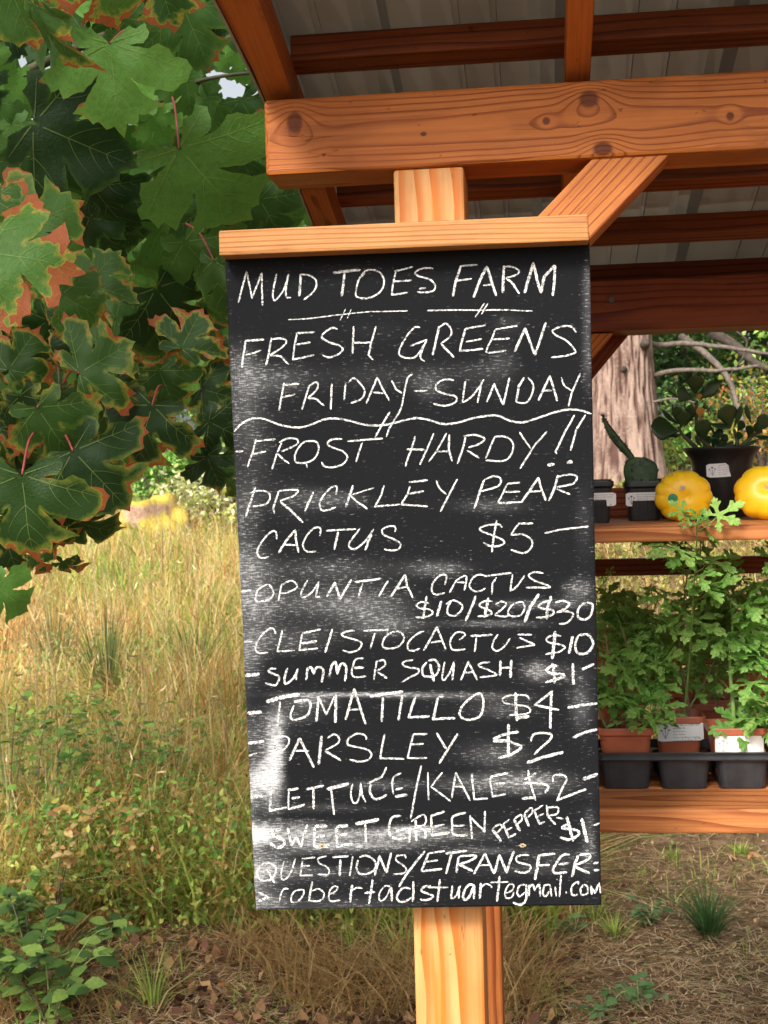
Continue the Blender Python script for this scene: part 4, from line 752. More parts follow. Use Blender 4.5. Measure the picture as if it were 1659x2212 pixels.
def paper_label(parent, c, w, h, lines, pitch=0.0, roll=0.0, curve=0.0, flower=True, sz=None, price=None, ink='ink', yaw=0.0, head=1, label=None):
    """paper sticker facing the road (-y), c = centre, text flat print just proud of it"""
    rot = Matrix.Rotation(yaw, 3, 'Z')@Matrix.Rotation(pitch, 3, 'X')@Matrix.Rotation(roll, 3, 'Y'); c = Vector(c)
    def bow(x): return (Rad-math.sqrt(max(Rad*Rad-x*x, 0))) if curve else 0
    Rad = curve
    bm = bmesh.new(); r = .0022; pts = []
    for (sx_, sz_, a0) in ((1, 1, 0), (-1, 1, 90), (-1, -1, 180), (1, -1, 270)):
        if sx_ == -1 and sz_ == 1:
            for q in np.linspace(1, -1, 9)[1:-1]: pts.append((q*(w/2-r), h/2))
        if sx_ == 1 and sz_ == -1:
            for q in np.linspace(-1, 1, 9)[1:-1]: pts.append((q*(w/2-r), -h/2))
        for k in range(4):
            a = R(a0+30*k); pts.append((sx_*(w/2-r)+r*math.cos(a), sz_*(h/2-r)+r*math.sin(a)))
    # strips across the width so that it can bow
    xs = np.linspace(-w/2, w/2, 13); rows = []
    for x in xs:
        e = max(0, abs(x)-(w/2-r)); hh = h/2-(r-math.sqrt(max(r*r-e*e, 0))) if e > 0 else h/2
        rows.append((bm.verts.new((x, bow(x), -hh)), bm.verts.new((x, bow(x), hh))))
    for a, b in zip(rows, rows[1:]): bm.faces.new((a[0], b[0], b[1], a[1]))
    pl = link('paper_label', bm_mesh(bm, 'label'), M['paper'], parent, c, rot, label=label)
    bm = bmesh.new(); sz = sz or h/7.2
    def add(me, ox, oz):
        tmp = bmesh.new(); tmp.from_mesh(me)
        for v in tmp.verts: x, z = v.co.x+ox, v.co.y+oz; v.co = Vector((x, bow(x)-.0004, z))
        m2 = bpy.data.meshes.new('x'); tmp.to_mesh(m2); tmp.free(); bm.from_mesh(m2)
    lx = -w*.17; y = h/2-sz*1.35
    for k, ln in enumerate(lines):
        if k < head: add(text_mesh(ln, sz*1.02, 'CENTER'), w*.10, y)
        else: add(text_mesh(ln, sz*.92), lx, y)
        y -= sz*1.17
    if price: add(text_mesh(price, sz), w*.30, -h/2+sz*.5)
    if flower and len(lines):
        fx = -w*.33
        for (a, b, s_) in ((0, h*.22, h*.13), (-h*.2, h*.1, h*.09), (h*.2, h*.12, h*.09)):
            vs = []
            for k in range(12):
                an = 2*math.pi*k/12; rr = s_*(1 if k % 2 else .5); x, z = fx+a+rr*math.cos(an), b+rr*.6*math.sin(an); vs.append(bm.verts.new((x, bow(x)-.0004, z)))
            bm.faces.new(vs)
            p0, p1 = Vector((fx+a, 0, b)), Vector((fx, 0, -h*.36)); s2 = h*.012
            f = [bm.verts.new((p.x+d_, bow(p.x)-.0004, p.z)) for p, d_ in ((p0, -s2), (p0, s2), (p1, s2), (p1, -s2))]; bm.faces.new(f)
    if lines: link('printing', bm_mesh(bm, 'print'), M[ink], pl, (0, 0, 0), None, world=False)
    return pl
# --- geranium leaf: deeply cut, toothed
def ger_leaf(seed):
    rr = random.Random(seed); tips = []
    ang = [-118, -62, 0, 62, 118]; ln = [.62, .86, 1.0, .86, .62]
    pts = []
    for i_, (a, l) in enumerate(zip(ang, ln)):
        a += rr.uniform(-6, 6); l *= rr.uniform(.9, 1.08)
        ax = Vector((math.sin(R(a)), math.cos(R(a)))); pr = Vector((ax.y, -ax.x))   # pr points to increasing angle
        wl = .125*l
        seq = [(.36, -wl*.55), (.50, -wl*1.15), (.62, -wl*2.1), (.70, -wl*1.75), (.68, -wl*.85), (.80, -wl*1.25), (.92, -wl*1.05), (.90, -wl*.45), (1.0, -wl*.25), (1.0, wl*.25), (.90, wl*.45), (.92, wl*1.05), (.80, wl*1.25), (.68, wl*.85), (.70, wl*1.75), (.62, wl*2.1), (.50, wl*1.15), (.36, wl*.55)]
        for t_, o in seq: pts.append(ax*l*t_+pr*o*rr.uniform(.85, 1.15))
        if i_ < 4:
            a2 = (ang[i_]+ang[i_+1])/2; pts.append(Vector((math.sin(R(a2)), math.cos(R(a2))))*.15)
    pts.append(Vector((0, -.04)))
    n = len(pts); inner = [Vector((math.sin(R(a)), math.cos(R(a))))*l*f for a, l in zip(ang, ln) for f in (.3, .6, .8)]+[Vector((0, .02))]
    v, e, f, *_ = delaunay_2d_cdt(pts+inner, [(k, (k+1) % n) for k in range(n)], [], 1, 1e-5)
    V = []
    for p in v:
        r_ = p.length; an = math.degrees(math.atan2(p.x, p.y)); d = min(abs(an-a) for a in ang)
        V.append((p.x, p.y, -.22*r_*r_+.0035*min(d, 30)*r_+.035*math.sin(p.x*23+seed)*math.cos(p.y*19)))
    me = bpy.data.meshes.new('geranium_leaf'); me.from_pydata(V, [], [list(q) for q in f])
    a = me.attributes.new('edge', 'FLOAT', 'POINT'); a.data.foreach_set('value', [min(1, p.length) for p in v]); me.shade_smooth(); return me
t = NT('geranium_leaf'); oi = t.node('ShaderNodeObjectInfo'); rnd = oi.outputs['Random']; nn_ = t.noise(t.coord('Object'), 6, 3)
c = t.mix(rnd, (.15, .36, .06), (.34, .56, .13)); c = t.mix(t.math('MULTIPLY', t.sstep(t.attr('edge'), .5, 1.0), .35), c, (.44, .60, .20)); c = t.mix(t.math('MULTIPLY', t.sstep(nn_, .4, .7), .3), c, (.09, .22, .045))
M['ger'] = t.pbr(c, .6, t.bump(nn_, .4, .1), .25, .32); M['ger'].node_tree.nodes
GL = [ger_leaf(k) for k in range(5)]
for g_ in GL: g_.materials.append(M['ger'])
M['gstem'] = plain('green_stem', (.17, .27, .07), .55, .15, 60); M['wstem'] = plain('woody_stem', (.22, .12, .07), .8, .3, 80)
CAMR = Matrix((RT, UP, -fwd)).transposed()       # columns: right, up, towards the viewer
def leafrot(dirv, normal):
    y = Vector(dirv).normalized(); z = Vector(normal); z = (z-y*z.dot(y)).normalized(); return Matrix((y.cross(z), y, z)).transposed()
def geranium(name, label, base, pw, ph, stems, nleaf, soilz, lab=None, group='potted citronella geraniums', lsize=.036, seed=0, tilt=0.0):
    rr = random.Random(seed); b = Vector(base); th_ = thing(name, label, 'potted plant', b, group)
    pot = link('pot', square_pot(pw, ph, pw*.66), M['terra'], th_, b); link('soil', soil_disc(pw*.88, soilz), M['soil'], th_, b)
    if lab: paper_label(th_, b+Vector((lab[0], -pw*.435+lab[3], lab[1])), lab[2], lab[2]*.42, lab[4], pitch=.12, price=lab[5], roll=lab[6], label=lab[7], ink='ink' if lab[5] else 'ink_faint')
    spts = []
    for st in stems:
        ps = [b+Vector((0, 0, soilz-.004))+Vector(st[0])]+[b+Vector((0, 0, soilz))+Vector(q) for q in st[1]]
        sp = smooth_pts(ps, 5); n_ = len(sp); link('stem', tube([p-sp[0] for p in sp], list(np.linspace(st[2], st[2]*.35, n_)**1 * np.linspace(1, .55, n_)), 7), M['gstem' if st[3] else 'wstem'], th_, sp[0])
        spts.append(sp)
    for k in range(nleaf):
        sp = spts[k % len(spts)]; u = rr.uniform(.34, 1)**.85; q = sp[min(len(sp)-1, int(u*(len(sp)-1)))]
        a = rr.uniform(0, 6.283); el = rr.uniform(-.15, .8) if u < .85 else rr.uniform(.2, 1.3)
        d = Vector((math.cos(a)*math.cos(el), math.sin(a)*math.cos(el), math.sin(el))); pl = rr.uniform(.014, .045)*(1 if u < .9 else .5)
        e = q+d*pl; mid = q+d*pl*.5+Vector((0, 0, -.003))
        lf_ = lsize*rr.uniform(.6, 1.15)*(1 if u < .85 else .42)
        link('leaf_stalk', tube([Vector((0, 0, 0)), mid-q, e-q], [.0011, .0009, .0008], 5), M['gstem'], th_, q)
        dd = (d+Vector((0, -.25, -.25))+Vector((rr.uniform(-.3, .3), rr.uniform(-.3, .3), rr.uniform(-.3, .3)))).normalized()
        nn_v = Vector((rr.uniform(-.5, .5), rr.uniform(-1.1, -.1), rr.uniform(.5, 1.1)))
        o = link('leaf', GL[k % 5], None, th_, e, leafrot(dd, nn_v)); o.scale = (lf_, lf_, lf_)
    return th_
YT0 = 2.10                                        # front face of the front row
zs = zl_top; pitch = .0885
# cell trays
def tray(x0, ncol, nrow, y0, label):
    tr = thing('cell_tray', label, 'plant tray', (x0+ncol*pitch/2, y0+nrow*pitch/2, zs), 'black cell trays on the lower shelf')
    H_ = .058; wt, dt = ncol*pitch, nrow*pitch
    bm = bmesh.new(); cx, cy = x0+wt/2, y0+dt/2; base = Vector((cx, cy, zs))
    outer = [ring_sq(bm, wt+a, dt+a, z, .008) for a, z in ((.004, H_-.012), (.006, H_-.010), (.0, H_-.006), (.0, H_-.002), (.007, H_-.001), (.007, H_+.001), (-.002, H_+.001), (-.004, H_-.002))]
    loft(bm, outer, False); link('tray_rim', bm_mesh(bm, 'rim'), M['tray'], tr, base)
    for i_ in range(ncol):
        for j in range(nrow):
            bm = bmesh.new(); rg = [ring_sq(bm, a, a, z, .012) for a, z in ((.067, 0), (.070, .002), (.080, H_-.006), (.0885, H_-.001), (.083, H_-.002), (.0765, H_-.012), (.065, .002))]
            loft(bm, rg, True, True); bmesh.ops.recalc_face_normals(bm, faces=bm.faces[:])
            for v in bm.verts:
                if (v.co.y > -.028 or j > 0) and v.co.z > .030: v.co.z = .030-(v.co.z-.058)*.02
            link('cell', bm_mesh(bm, 'cell'), M['tray'], tr, (x0+(i_+.5)*pitch, y0+(j+.5)*pitch, zs))
def at_x(px, Y): return P(px, 1600, Y).x
cit = ['CITRONELLA-SCENTED', 'GERANIUM', '-pink flowers', '-deer dislike', '-insect repelling properties', '-protect from frost']
PWD, PHT = .0885, .090
pz = lambda py, Y: P(1450, py, Y).z
# base height so that the rim's front edge shows at the measured line
def gpos(pxc, pyrim, Yc):
    Yf = Yc-PWD/2; x = P(pxc, pyrim, Yf).x; z = P(pxc, pyrim, Yf).z; return (x, Yc, z-PHT)
gA = gpos(1352, 1574, YT0+.045); gB_ = gpos(1470, 1550, YT0+.135); gC = gpos(1562, 1513, YT0+.31); gD = gpos(1597, 1574, YT0+.045)
x_tray = gA[0]-pitch/2
tray(x_tray-.0885*1.0-.02, 1, 2, YT0, 'black cell tray mostly hidden behind the chalkboard edge')
tray(x_tray, 3, 3, YT0, 'black plastic cell tray in plain view holding the geranium pots')
tray(x_tray+3*pitch+.02, 3, 3, YT0, 'black cell tray running out of the frame on the right')
print('pots', gA, gB_, gC, gD, zs)
geranium('potted_geranium', 'bushy citronella geranium in an unlabelled terracotta coloured pot beside the chalkboard edge', gA, PWD, PHT,
         [((-.01, 0, 0), [(-.012, 0, .06), (-.02, .0, .12), (-.03, 0, .19)], .004, False), ((.018, .01, 0), [(.0, .01, .05), (.012, .0, .11), (.0, -.01, .175)], .0035, False), ((.0, .02, 0), [(.03, .02, .07), (.06, .01, .12)], .003, True), ((-.02, -.02, 0), [(-.04, -.02, .05), (-.05, -.02, .10)], .0025, True), ((.02, -.02, 0), [(.035, -.03, .03), (.045, -.04, .06)], .002, True)], 64, PHT-.022, seed=3, lsize=.052)
_q = P(1505, 1129, 1.94); shoot_ = (_q.x-gB_[0], 1.94-gB_[1], _q.z-gB_[2]-PHT+.022)
geranium('potted_geranium', 'tall geranium with a small pink flower cluster in the pot with the full printed label', gB_, PWD*.93, PHT,
         [((.012, 0, 0), [(.014, -.02, .05), (.0, -.05, .12), (.0, -.12, .20), (.0, -.2, .27)], .0045, False), ((.006, -.01, 0), [(.01, -.08, .10), (.01, -.17, .22), (.006, -.27, .32), shoot_], .0026, True), ((-.012, .0, 0), [(-.015, .0, .05), (-.03, .0, .13), (-.05, 0, .19)], .003, True), ((.0, .02, 0), [(-.04, .02, .10), (-.07, .02, .15), (-.09, .02, .19)], .003, True), ((.0, .01, 0), [(.05, .01, .08), (.075, .01, .14)], .003, True)], 80, PHT-.022,
         lab=(0, .066, .073, -.003, cit, '$2.98', -.03, None), seed=12, lsize=.055)
geranium('potted_geranium', 'geranium in the farthest pot whose label is half covered by the pot in front', gC, PWD, PHT,
         [((.02, 0, 0), [(.02, 0, .06), (.03, .0, .12), (.02, 0, .18), (.01, 0, .23)], .004, False), ((.0, .0, 0), [(-.01, .0, .08), (-.03, .0, .14), (-.02, 0, .18)], .003, True)], 44, PHT-.016, lab=(0, .066, .073, -.003, cit, '$2.98', .02, None), seed=21, lsize=.052)
geranium('potted_geranium', 'geranium on one thick green stem in the pot with the washed out blank looking label', gD, PWD, PHT,
         [((-.004, -.01, 0), [(-.004, -.01, .05), (-.006, .0, .12), (.0, 0, .19), (-.01, 0, .23), (-.008, .0, .27)], .0048, True), ((.01, .01, 0), [(.03, .01, .06), (.05, .0, .14), (.06, 0, .22)], .003, True), ((.015, -.01, 0), [(.04, -.02, .03), (.06, -.03, .05)], .002, True)], 78, PHT-.022, lab=(.0, .064, .073, -.003, [' ', "'      ."], None, 0, 'white label bleached almost blank'), seed=33, lsize=.053)
geranium('potted_geranium', 'geranium in the back row directly behind the pot beside the chalkboard', (gA[0]+.005, gA[1]+.1885, zs+.02), PWD, PHT,
         [((0, 0, 0), [(0, 0, .06), (-.01, .0, .12), (.01, 0, .17)], .004, False), ((.02, 0, 0), [(.03, 0, .08), (.05, 0, .14), (.07, .0, .19)], .003, True), ((-.02, 0, 0), [(-.03, 0, .1), (-.04, 0, .18), (-.02, .0, .22)], .003, True)], 44, PHT-.02, seed=44, lsize=.052)
geranium('potted_geranium', 'dark geranium deep in the back row under the back boards', (at_x(1515, 2.40), 2.40, zs), PWD, PHT,
         [((0, 0, 0), [(0, 0, .10), (.005, .0, .22), (.0, -.05, .31)], .004, True), ((.01, 0, 0), [(.03, 0, .10), (.05, 0, .18), (.04, 0, .22)], .003, True)], 34, PHT-.02, seed=58, lsize=.048)
geranium('potted_geranium', 'geranium at the right edge of the frame reaching up to the rail', (gD[0]+.115, gD[1]+.08, gD[2]), PWD, PHT,
         [((-.01, 0, 0), [(-.02, 0, .10), (-.035, -.08, .2), (-.045, -.15, .26), (-.05, -.2, .31)], .0035, True), ((.0, 0, 0), [(-.0, 0, .10), (-.01, 0, .2), (.0, 0, .27)], .003, True)], 44, PHT-.02, seed=63, lsize=.052)
# pink flowers
M['pink'] = plain('pink_petal', (.80, .48, .62), .5, .2, 300); fl = bpy.data.objects[[o.name for o in bpy.data.objects if o.get('label', '').startswith('tall geranium with')][0]]
for (px_, py_) in ((1478, 1337), (1491, 1336), (1496, 1345), (1483, 1350)):
    p = P(px_, py_, 2.14); bm = bmesh.new()
    for k in range(5):
        a = 6.283*k/5+px_; d1 = Vector((math.cos(a), -.3, math.sin(a))); s1 = Vector((-math.sin(a), 0, math.cos(a))); L_ = .0042
        bm.faces.new([bm.verts.new(q) for q in (Vector(), d1*L_*.6+s1*L_*.35, d1*L_, d1*L_*.6-s1*L_*.35)])
    link('flower', bm_mesh(bm, 'flower'), M['pink'], fl, p)

# ---------------------------------------------------------------- upper shelf
zu = zu_top; us = lambda cx, cy: (1234.3+.256*cx, 685.7+.256*cy)
def pot_black(name, label, px_l, px_r, py_rim, Yc, lab=None, h=.082, nest=0):
    Yf = Yc-.033; xlft, xrgt = P(px_l, 1100, Yf).x, P(px_r, 1100, Yf).x; w = xrgt-xlft; xc_ = (xlft+xrgt)/2
    hz = P(px_l, py_rim, Yf).z-zu; b = (xc_, Yc, zu); t_ = thing(name, label, 'plant pot', b, 'small square black pots on the upper shelf')
    link('pot', square_pot(w, hz, w*.74, .010, .002), M['black'], t_, b); link('soil', soil_disc(w*.84, hz-.012), M['soil'], t_, b)
    for k in range(6):       # moulded ribs on the front
        x = xc_+(k-2.5)*w*.11; timber('rib', (x, Yc-w*.37-.0006, zu+.006), (x, Yc-w*.425-.0006, zu+hz*.52), .0022, .0012, 'black', t_, up=(0, -1, 0), bev=0)
    return t_, Vector(b), w, hz
t1, b1, w1, h1 = pot_black('black_pot', 'small black pot half hidden by the right edge of the chalkboard', 1238, 1328, us(0, 1395)[1]-2, 2.27)
pr_ = ['Eastern Prickly Pear Cactus', '-full sun, drought tolerant', '-yellow flowers', '-FROST hardy', '-deer dislike']
paper_label(t1, b1+Vector((w1*.15, -w1*.425, h1*.56)), w1*.78, w1*.78*.42, pr_, pitch=.12, price='$5', head=0, flower=False)
t1b, b1b, w1b, h1b = pot_black('black_pot', 'black pot standing behind the half hidden pot with its rim just showing', 1236, 1323, us(0, 1372)[1], 2.37)
t2, b2, w2, h2 = pot_black('cactus_pot', 'prickly pear with a round pad and a long leaning pad in a black pot', us(452, 0)[0], us(795, 0)[0], us(0, 1388)[1], 2.33)
t2['category'] = 'potted cactus'
paper_label(t2, b2+Vector((-w2*.06, -w2*.425, h2*.55)), w2*.82, w2*.82*.42, pr_, pitch=.12, head=0)
t3, b3, w3, h3 = pot_black('black_pot', 'black pot behind the left yellow squash, only its rim corner showing', us(735, 0)[0], us(1010, 0)[0], us(0, 1358)[1], 2.42)
t = NT('cactus_skin'); nn_ = t.noise(t.coord('Object'), 90, 3); M['cactus'] = t.pbr(t.mix(t.sstep(nn_, .3, .7), (.022, .055, .02), (.05, .095, .035)), .5, t.bump(nn_, .3, .002), .4)
M['spine'] = plain('cactus_spine', (.06, .045, .03), .6)
def pad(pts, wid, thick, parent, name='pad', bumps=26, seed=1):
    """flat pad along a centre line: wid(u) half-width; elliptical section"""
    rr = random.Random(seed); sp = smooth_pts(pts, 8); n = len(sp); bm = bmesh.new(); rings = []
    for k, p in enumerate(sp):
        tn = (sp[min(k+1, n-1)]-sp[max(k-1, 0)]).normalized(); u = k/(n-1); w_ = wid(u); sd = tn.cross(Vector((0, 1, 0))).normalized()
        tk = min(thick, w_*.9); rings.append([bm.verts.new(p+sd*w_*math.cos(a)+Vector((0, 1, 0))*tk*math.sin(a)) for a in [6.283*q/16 for q in range(16)]])
    loft(bm, rings, True, True); bmesh.ops.recalc_face_normals(bm, faces=bm.faces[:]); o = link(name, bm_mesh(bm, name, True), M['cactus'], parent)
    bs = bmesh.new()
    for k in range(bumps):
        u = rr.uniform(.05, .98); p = sp[int(u*(n-1))]; tn = (sp[min(int(u*(n-1))+1, n-1)]-sp[max(int(u*(n-1))-1, 0)]).normalized(); sd = tn.cross(Vector((0, 1, 0))).normalized(); w_ = wid(u)
        a = rr.choice([0, math.pi, -1.57, -1.0, -2.1, -.6, -2.6]); q = p+sd*w_*math.cos(a)+Vector((0, 1, 0))*min(thick, w_)*math.sin(a)
        dn = (sd*math.cos(a)+Vector((0, 1, 0))*math.sin(a)).normalized(); tube_bm(bs, [q-dn*.001, q+dn*.002+tn*.001], [.0019, .0005], 5)
    s_ = link('areoles', bm_mesh(bs, 'areole'), M['spine'], o)
    return o, sp
cpt = lambda cx, cy, Y=2.33: P(*us(cx, cy), Y)
c0, c1_ = cpt(600, 1440), cpt(580, 1180); rad_ = (cpt(730, 1300)-cpt(438, 1300)).length/2
o1, _ = pad([c0, cpt(592, 1380), cpt(585, 1300), cpt(578, 1230), c1_], lambda u: rad_*math.sqrt(max(.004, 1-((u-.50)/.52)**2))*1.0 if u > .5 else rad_*(.86+.14*u*2), .009, t2, bumps=34, seed=4)
ww = (cpt(550, 1100)-cpt(490, 1100)).length
o2, sp2 = pad([cpt(515, 1192), cpt(455, 1120), cpt(385, 1040), cpt(325, 955), cpt(290, 890), cpt(266, 842)], lambda u: ww*(.42+.18*math.sin(3.14*min(1, u*1.4)))*(1-.55*max(0, u-.7)/.3), .007, t2, bumps=34, seed=9)
bs = bmesh.new()
for k in range(9):
    a = -.9+.28*k; d = Vector((math.sin(a)*.8, -.2, math.cos(a))); tube_bm(bs, [sp2[-1], sp2[-1]+d*random.uniform(.009, .016)], [.0007, .0003], 4)
link('spines', bm_mesh(bs, 'spine'), M['spine'], o2)
# squash
t = NT('squash_skin'); oc = t.coord('Object'); a = t.noise(oc, 22, 4); b_ = t.noise(oc, 160, 3)
c = t.mix(t.sstep(a, .3, .7), (.90, .50, .006), (.93, .58, .015)); c = t.mix(t.math('MULTIPLY', t.sstep(t.noise(oc, 9, 3), .62, .75), .25), c, (.72, .42, .01)); M['squash'] = t.pbr(c, .42, t.bump(b_, .12, .001), .5)
M['scar'] = plain('stem_scar', (.55, .42, .22), .8, .4, 500, .6); M['sticker'] = plain('green_sticker', (.012, .24, .105), .45, .05)
def squash(label, cx, cy, rx, ry, Y, axis, scar, lobes=10, seed=0, sticker=None, skew=0.0):
    c_ = P(*us(cx, cy), Y); r = (P(*us(cx+rx, cy), Y)-c_).length; rz_ = (P(*us(cx, cy-ry), Y)-c_).length; rr = random.Random(seed)
    c_.z = zu+rz_-.001
    t_ = thing('pattypan_squash', label, 'squash', (c_.x, c_.y, zu), 'yellow pattypan squashes on the upper shelf')
    nlat, nlon = 48, 120; V = []
    for i_ in range(nlat+1):
        ph_ = math.pi*i_/nlat
        for j in range(nlon):
            th2 = 2*math.pi*j/nlon; s = math.sin(ph_); q = abs(math.cos(lobes/2*th2+.5*math.sin(th2*2+seed)))
            sc_ = 1+(.075*q**.6-.05)*min(1, s*1.4)**1.5
            rad = s**.72*sc_; h_ = math.cos(ph_); h_ = math.copysign(abs(h_)**.9, h_)*.60
            if h_ > 0: h_ -= .10*math.exp(-(rad/.18)**2)
            V.append((rad*math.cos(th2)*r, rad*math.sin(th2)*rz_, h_*r))
    i = np.arange((nlat+1)*nlon).reshape(nlat+1, nlon); i2 = np.roll(i, -1, 1); Fq = np.stack([i[:-1], i[1:], i2[1:], i2[:-1]], -1).reshape(-1, 4)
    rot = Matrix.Rotation(axis[1], 3, 'Z')@Matrix.Rotation(R(90)+axis[0], 3, 'X')      # blossom end faces the road
    me = fast('squash', V, Fq, 4, mat=M['squash'], smooth=True); body = link('fruit', me, None, t_, c_, rot)
    dg = bpy.context.evaluated_depsgraph_get
    def onto(px_, py_):     # where the ray meets the flattened fruit
        d = ray(*us(px_, py_)); inv = rot.transposed(); o_ = inv@(EYE-c_); dd = inv@d
        from mathutils.bvhtree import BVHTree
        tr_ = BVHTree.FromPolygons([Vector(v) for v in V], [tuple(int(z) for z in f) for f in Fq]); h_ = tr_.ray_cast(o_, dd)
        return c_+rot@h_[0], (rot@h_[1]).normalized()
    for (q, s_, mat_, nm) in ((scar, .0042, 'scar', 'stem_scar'),)+(((sticker, .0079, 'sticker', 'round_sticker'),) if sticker else ()):
        p_, n_ = onto(*q); 
        if n_.dot(EYE-p_) < 0: n_ = -n_
        x = n_.cross(Vector((0, 0, 1))).normalized(); y = n_.cross(x); bm = bmesh.new(); ctr = bm.verts.new(p_+n_*.0016)
        rg = [bm.verts.new(onto(0, 0)[0]) if False else bm.verts.new(p_+(x*math.cos(a)+y*math.sin(a))*s_*(1+(.15*random.random() if nm == 'stem_scar' else 0))+n_*.0009) for a in [6.283*k/22 for k in range(22)]]
        for k in range(22): bm.faces.new((ctr, rg[k], rg[(k+1) % 22]))
        o_ = link(nm, bm_mesh(bm, nm, False), M[mat_], t_)
        if nm == 'round_sticker':
            bm = bmesh.new(); cc_ = p_+n_*.0019
            for (u0, v0, u1, v1) in ((-.4, -.35, .1, -.15), (.1, -.15, .35, -.4), (-.35, .0, .4, .1), (.4, .1, .1, .3)):
                A_, B_ = cc_+(x*u0+y*v0)*s_*.7, cc_+(x*u1+y*v1)*s_*.7; d_ = (B_-A_).cross(n_).normalized()*.0003
                bm.faces.new([bm.verts.new(z) for z in (A_-d_, A_+d_, B_+d_, B_-d_)])
            link('pen_mark', bm_mesh(bm, 'pen'), M['ink'], o_)
squash('yellow pattypan squash with a round green sticker, leaning in front of the cactus pot', 945, 1505, 243, 216, 2.235, (.05, .05), (938, 1440), 11, 2, (857, 1528))
squash('larger yellow pattypan squash at the right edge, right of the black jade pot', 1645, 1492, 272, 232, 2.22, (-.25, -.25), (1655, 1432), 9, 5)
# jade plant
YJ = 2.40; jw = (P(*us(1595, 1090), YJ)-P(*us(938, 1090), YJ)).length/2; jx = P(*us(1266, 1090), YJ).x; jh = P(*us(1266, 1088), YJ-jw).z-zu
jt = thing('jade_plant', 'jade plant with thick dark oval leaves in a large round black pot', 'potted plant', (jx, YJ, zu))
bm = bmesh.new(); prof = [(.60, 0), (.63, .03), (.64, .04), (.775, .74), (.80, .80), (.84, .86), (.93, .93), (1.0, .975), (1.0, 1.0), (.95, 1.0), (.84, .9), (.76, .7), (.6, .03)]
rings = [[bm.verts.new((math.cos(a)*q*jw, math.sin(a)*q*jw, z*jh)) for a in [6.2832*k/56 for k in range(56)]] for q, z in prof]; loft(bm, rings, True, True)
bmesh.ops.recalc_face_normals(bm, faces=bm.faces[:]); link('pot', bm_mesh(bm, 'pot', True), M['black'], jt, (jx, YJ, zu))
bm = bmesh.new(); bm.faces.new([bm.verts.new((math.cos(a)*.8*jw, math.sin(a)*.8*jw, .86*jh)) for a in [6.2832*k/30 for k in range(30)]]); link('soil', bm_mesh(bm, 's'), M['soil'], jt, (jx, YJ, zu))
cl = P(*us(1284, 1288), YJ-.78*jw); paper_label(jt, (cl.x, YJ-.775*jw, cl.z), .0555, .0235, ['JADE SUCCULENT', '-direct sun, dry between', 'thorough watering', '-protect from frost', '-deer dislike'], pitch=.09, price='$8', curve=.74*jw, yaw=.02, roll=-.05)
t = NT('jade_leaf'); rn = t.node('ShaderNodeObjectInfo').outputs['Random']; M['jade'] = t.pbr(t.mix(rn, (.018, .045, .014), (.045, .085, .025)), .3, None, .5, .08); M['jade_y'] = plain('jade_leaf_yellow', (.45, .22, .05), .4)
def jleaf():
    bm = bmesh.new(); rings = []; n = 12
    for k in range(n+1):
        u = k/n; w_ = .40*math.sin(math.pi*min(1, u**1.15))**.55*(.3+.7*min(1, u*1.6)) if 0 < u < 1 else .02; th2 = .07*(1-abs(u-.5))
        rings.append([bm.verts.new((w_*math.cos(a), u, min(th2, w_)*math.sin(a)+.13*u*u)) for a in [6.2832*q/12 for q in range(12)]])
    loft(bm, rings, True, True); bmesh.ops.recalc_face_normals(bm, faces=bm.faces[:]); me = bm_mesh(bm, 'jade_leaf', True); me.materials.append(M['jade']); return me
JL = jleaf(); JY = JL.copy(); JY.materials.clear(); JY.materials.append(M['jade_y'])
M['jstem'] = plain('jade_stem', (.07, .075, .03), .6, .3, 60)
def jstem(pts, r):
    ps = smooth_pts([P(*us(a, b), YJ+d) for a, b, d in pts], 5); link('stem', tube([p-ps[0] for p in ps], list(np.linspace(r, r*.55, len(ps))), 8), M['jstem'], jt, ps[0])
jstem([(1060, 1110, 0), (1000, 1050, 0), (935, 985, 0), (900, 920, 0)], .0042); jstem([(1180, 1110, 0), (1080, 1000, .0), (1055, 850, 0), (1060, 700, 0)], .0045)
jstem([(1380, 1110, 0), (1400, 1040, 0), (1370, 940, 0)], .0045); jstem([(1400, 1110, 0), (1460, 1060, 0), (1540, 990, 0), (1610, 960, 0)], .004); jstem([(1290, 1110, .02), (1220, 1000, .02), (1160, 900, .02)], .0035)
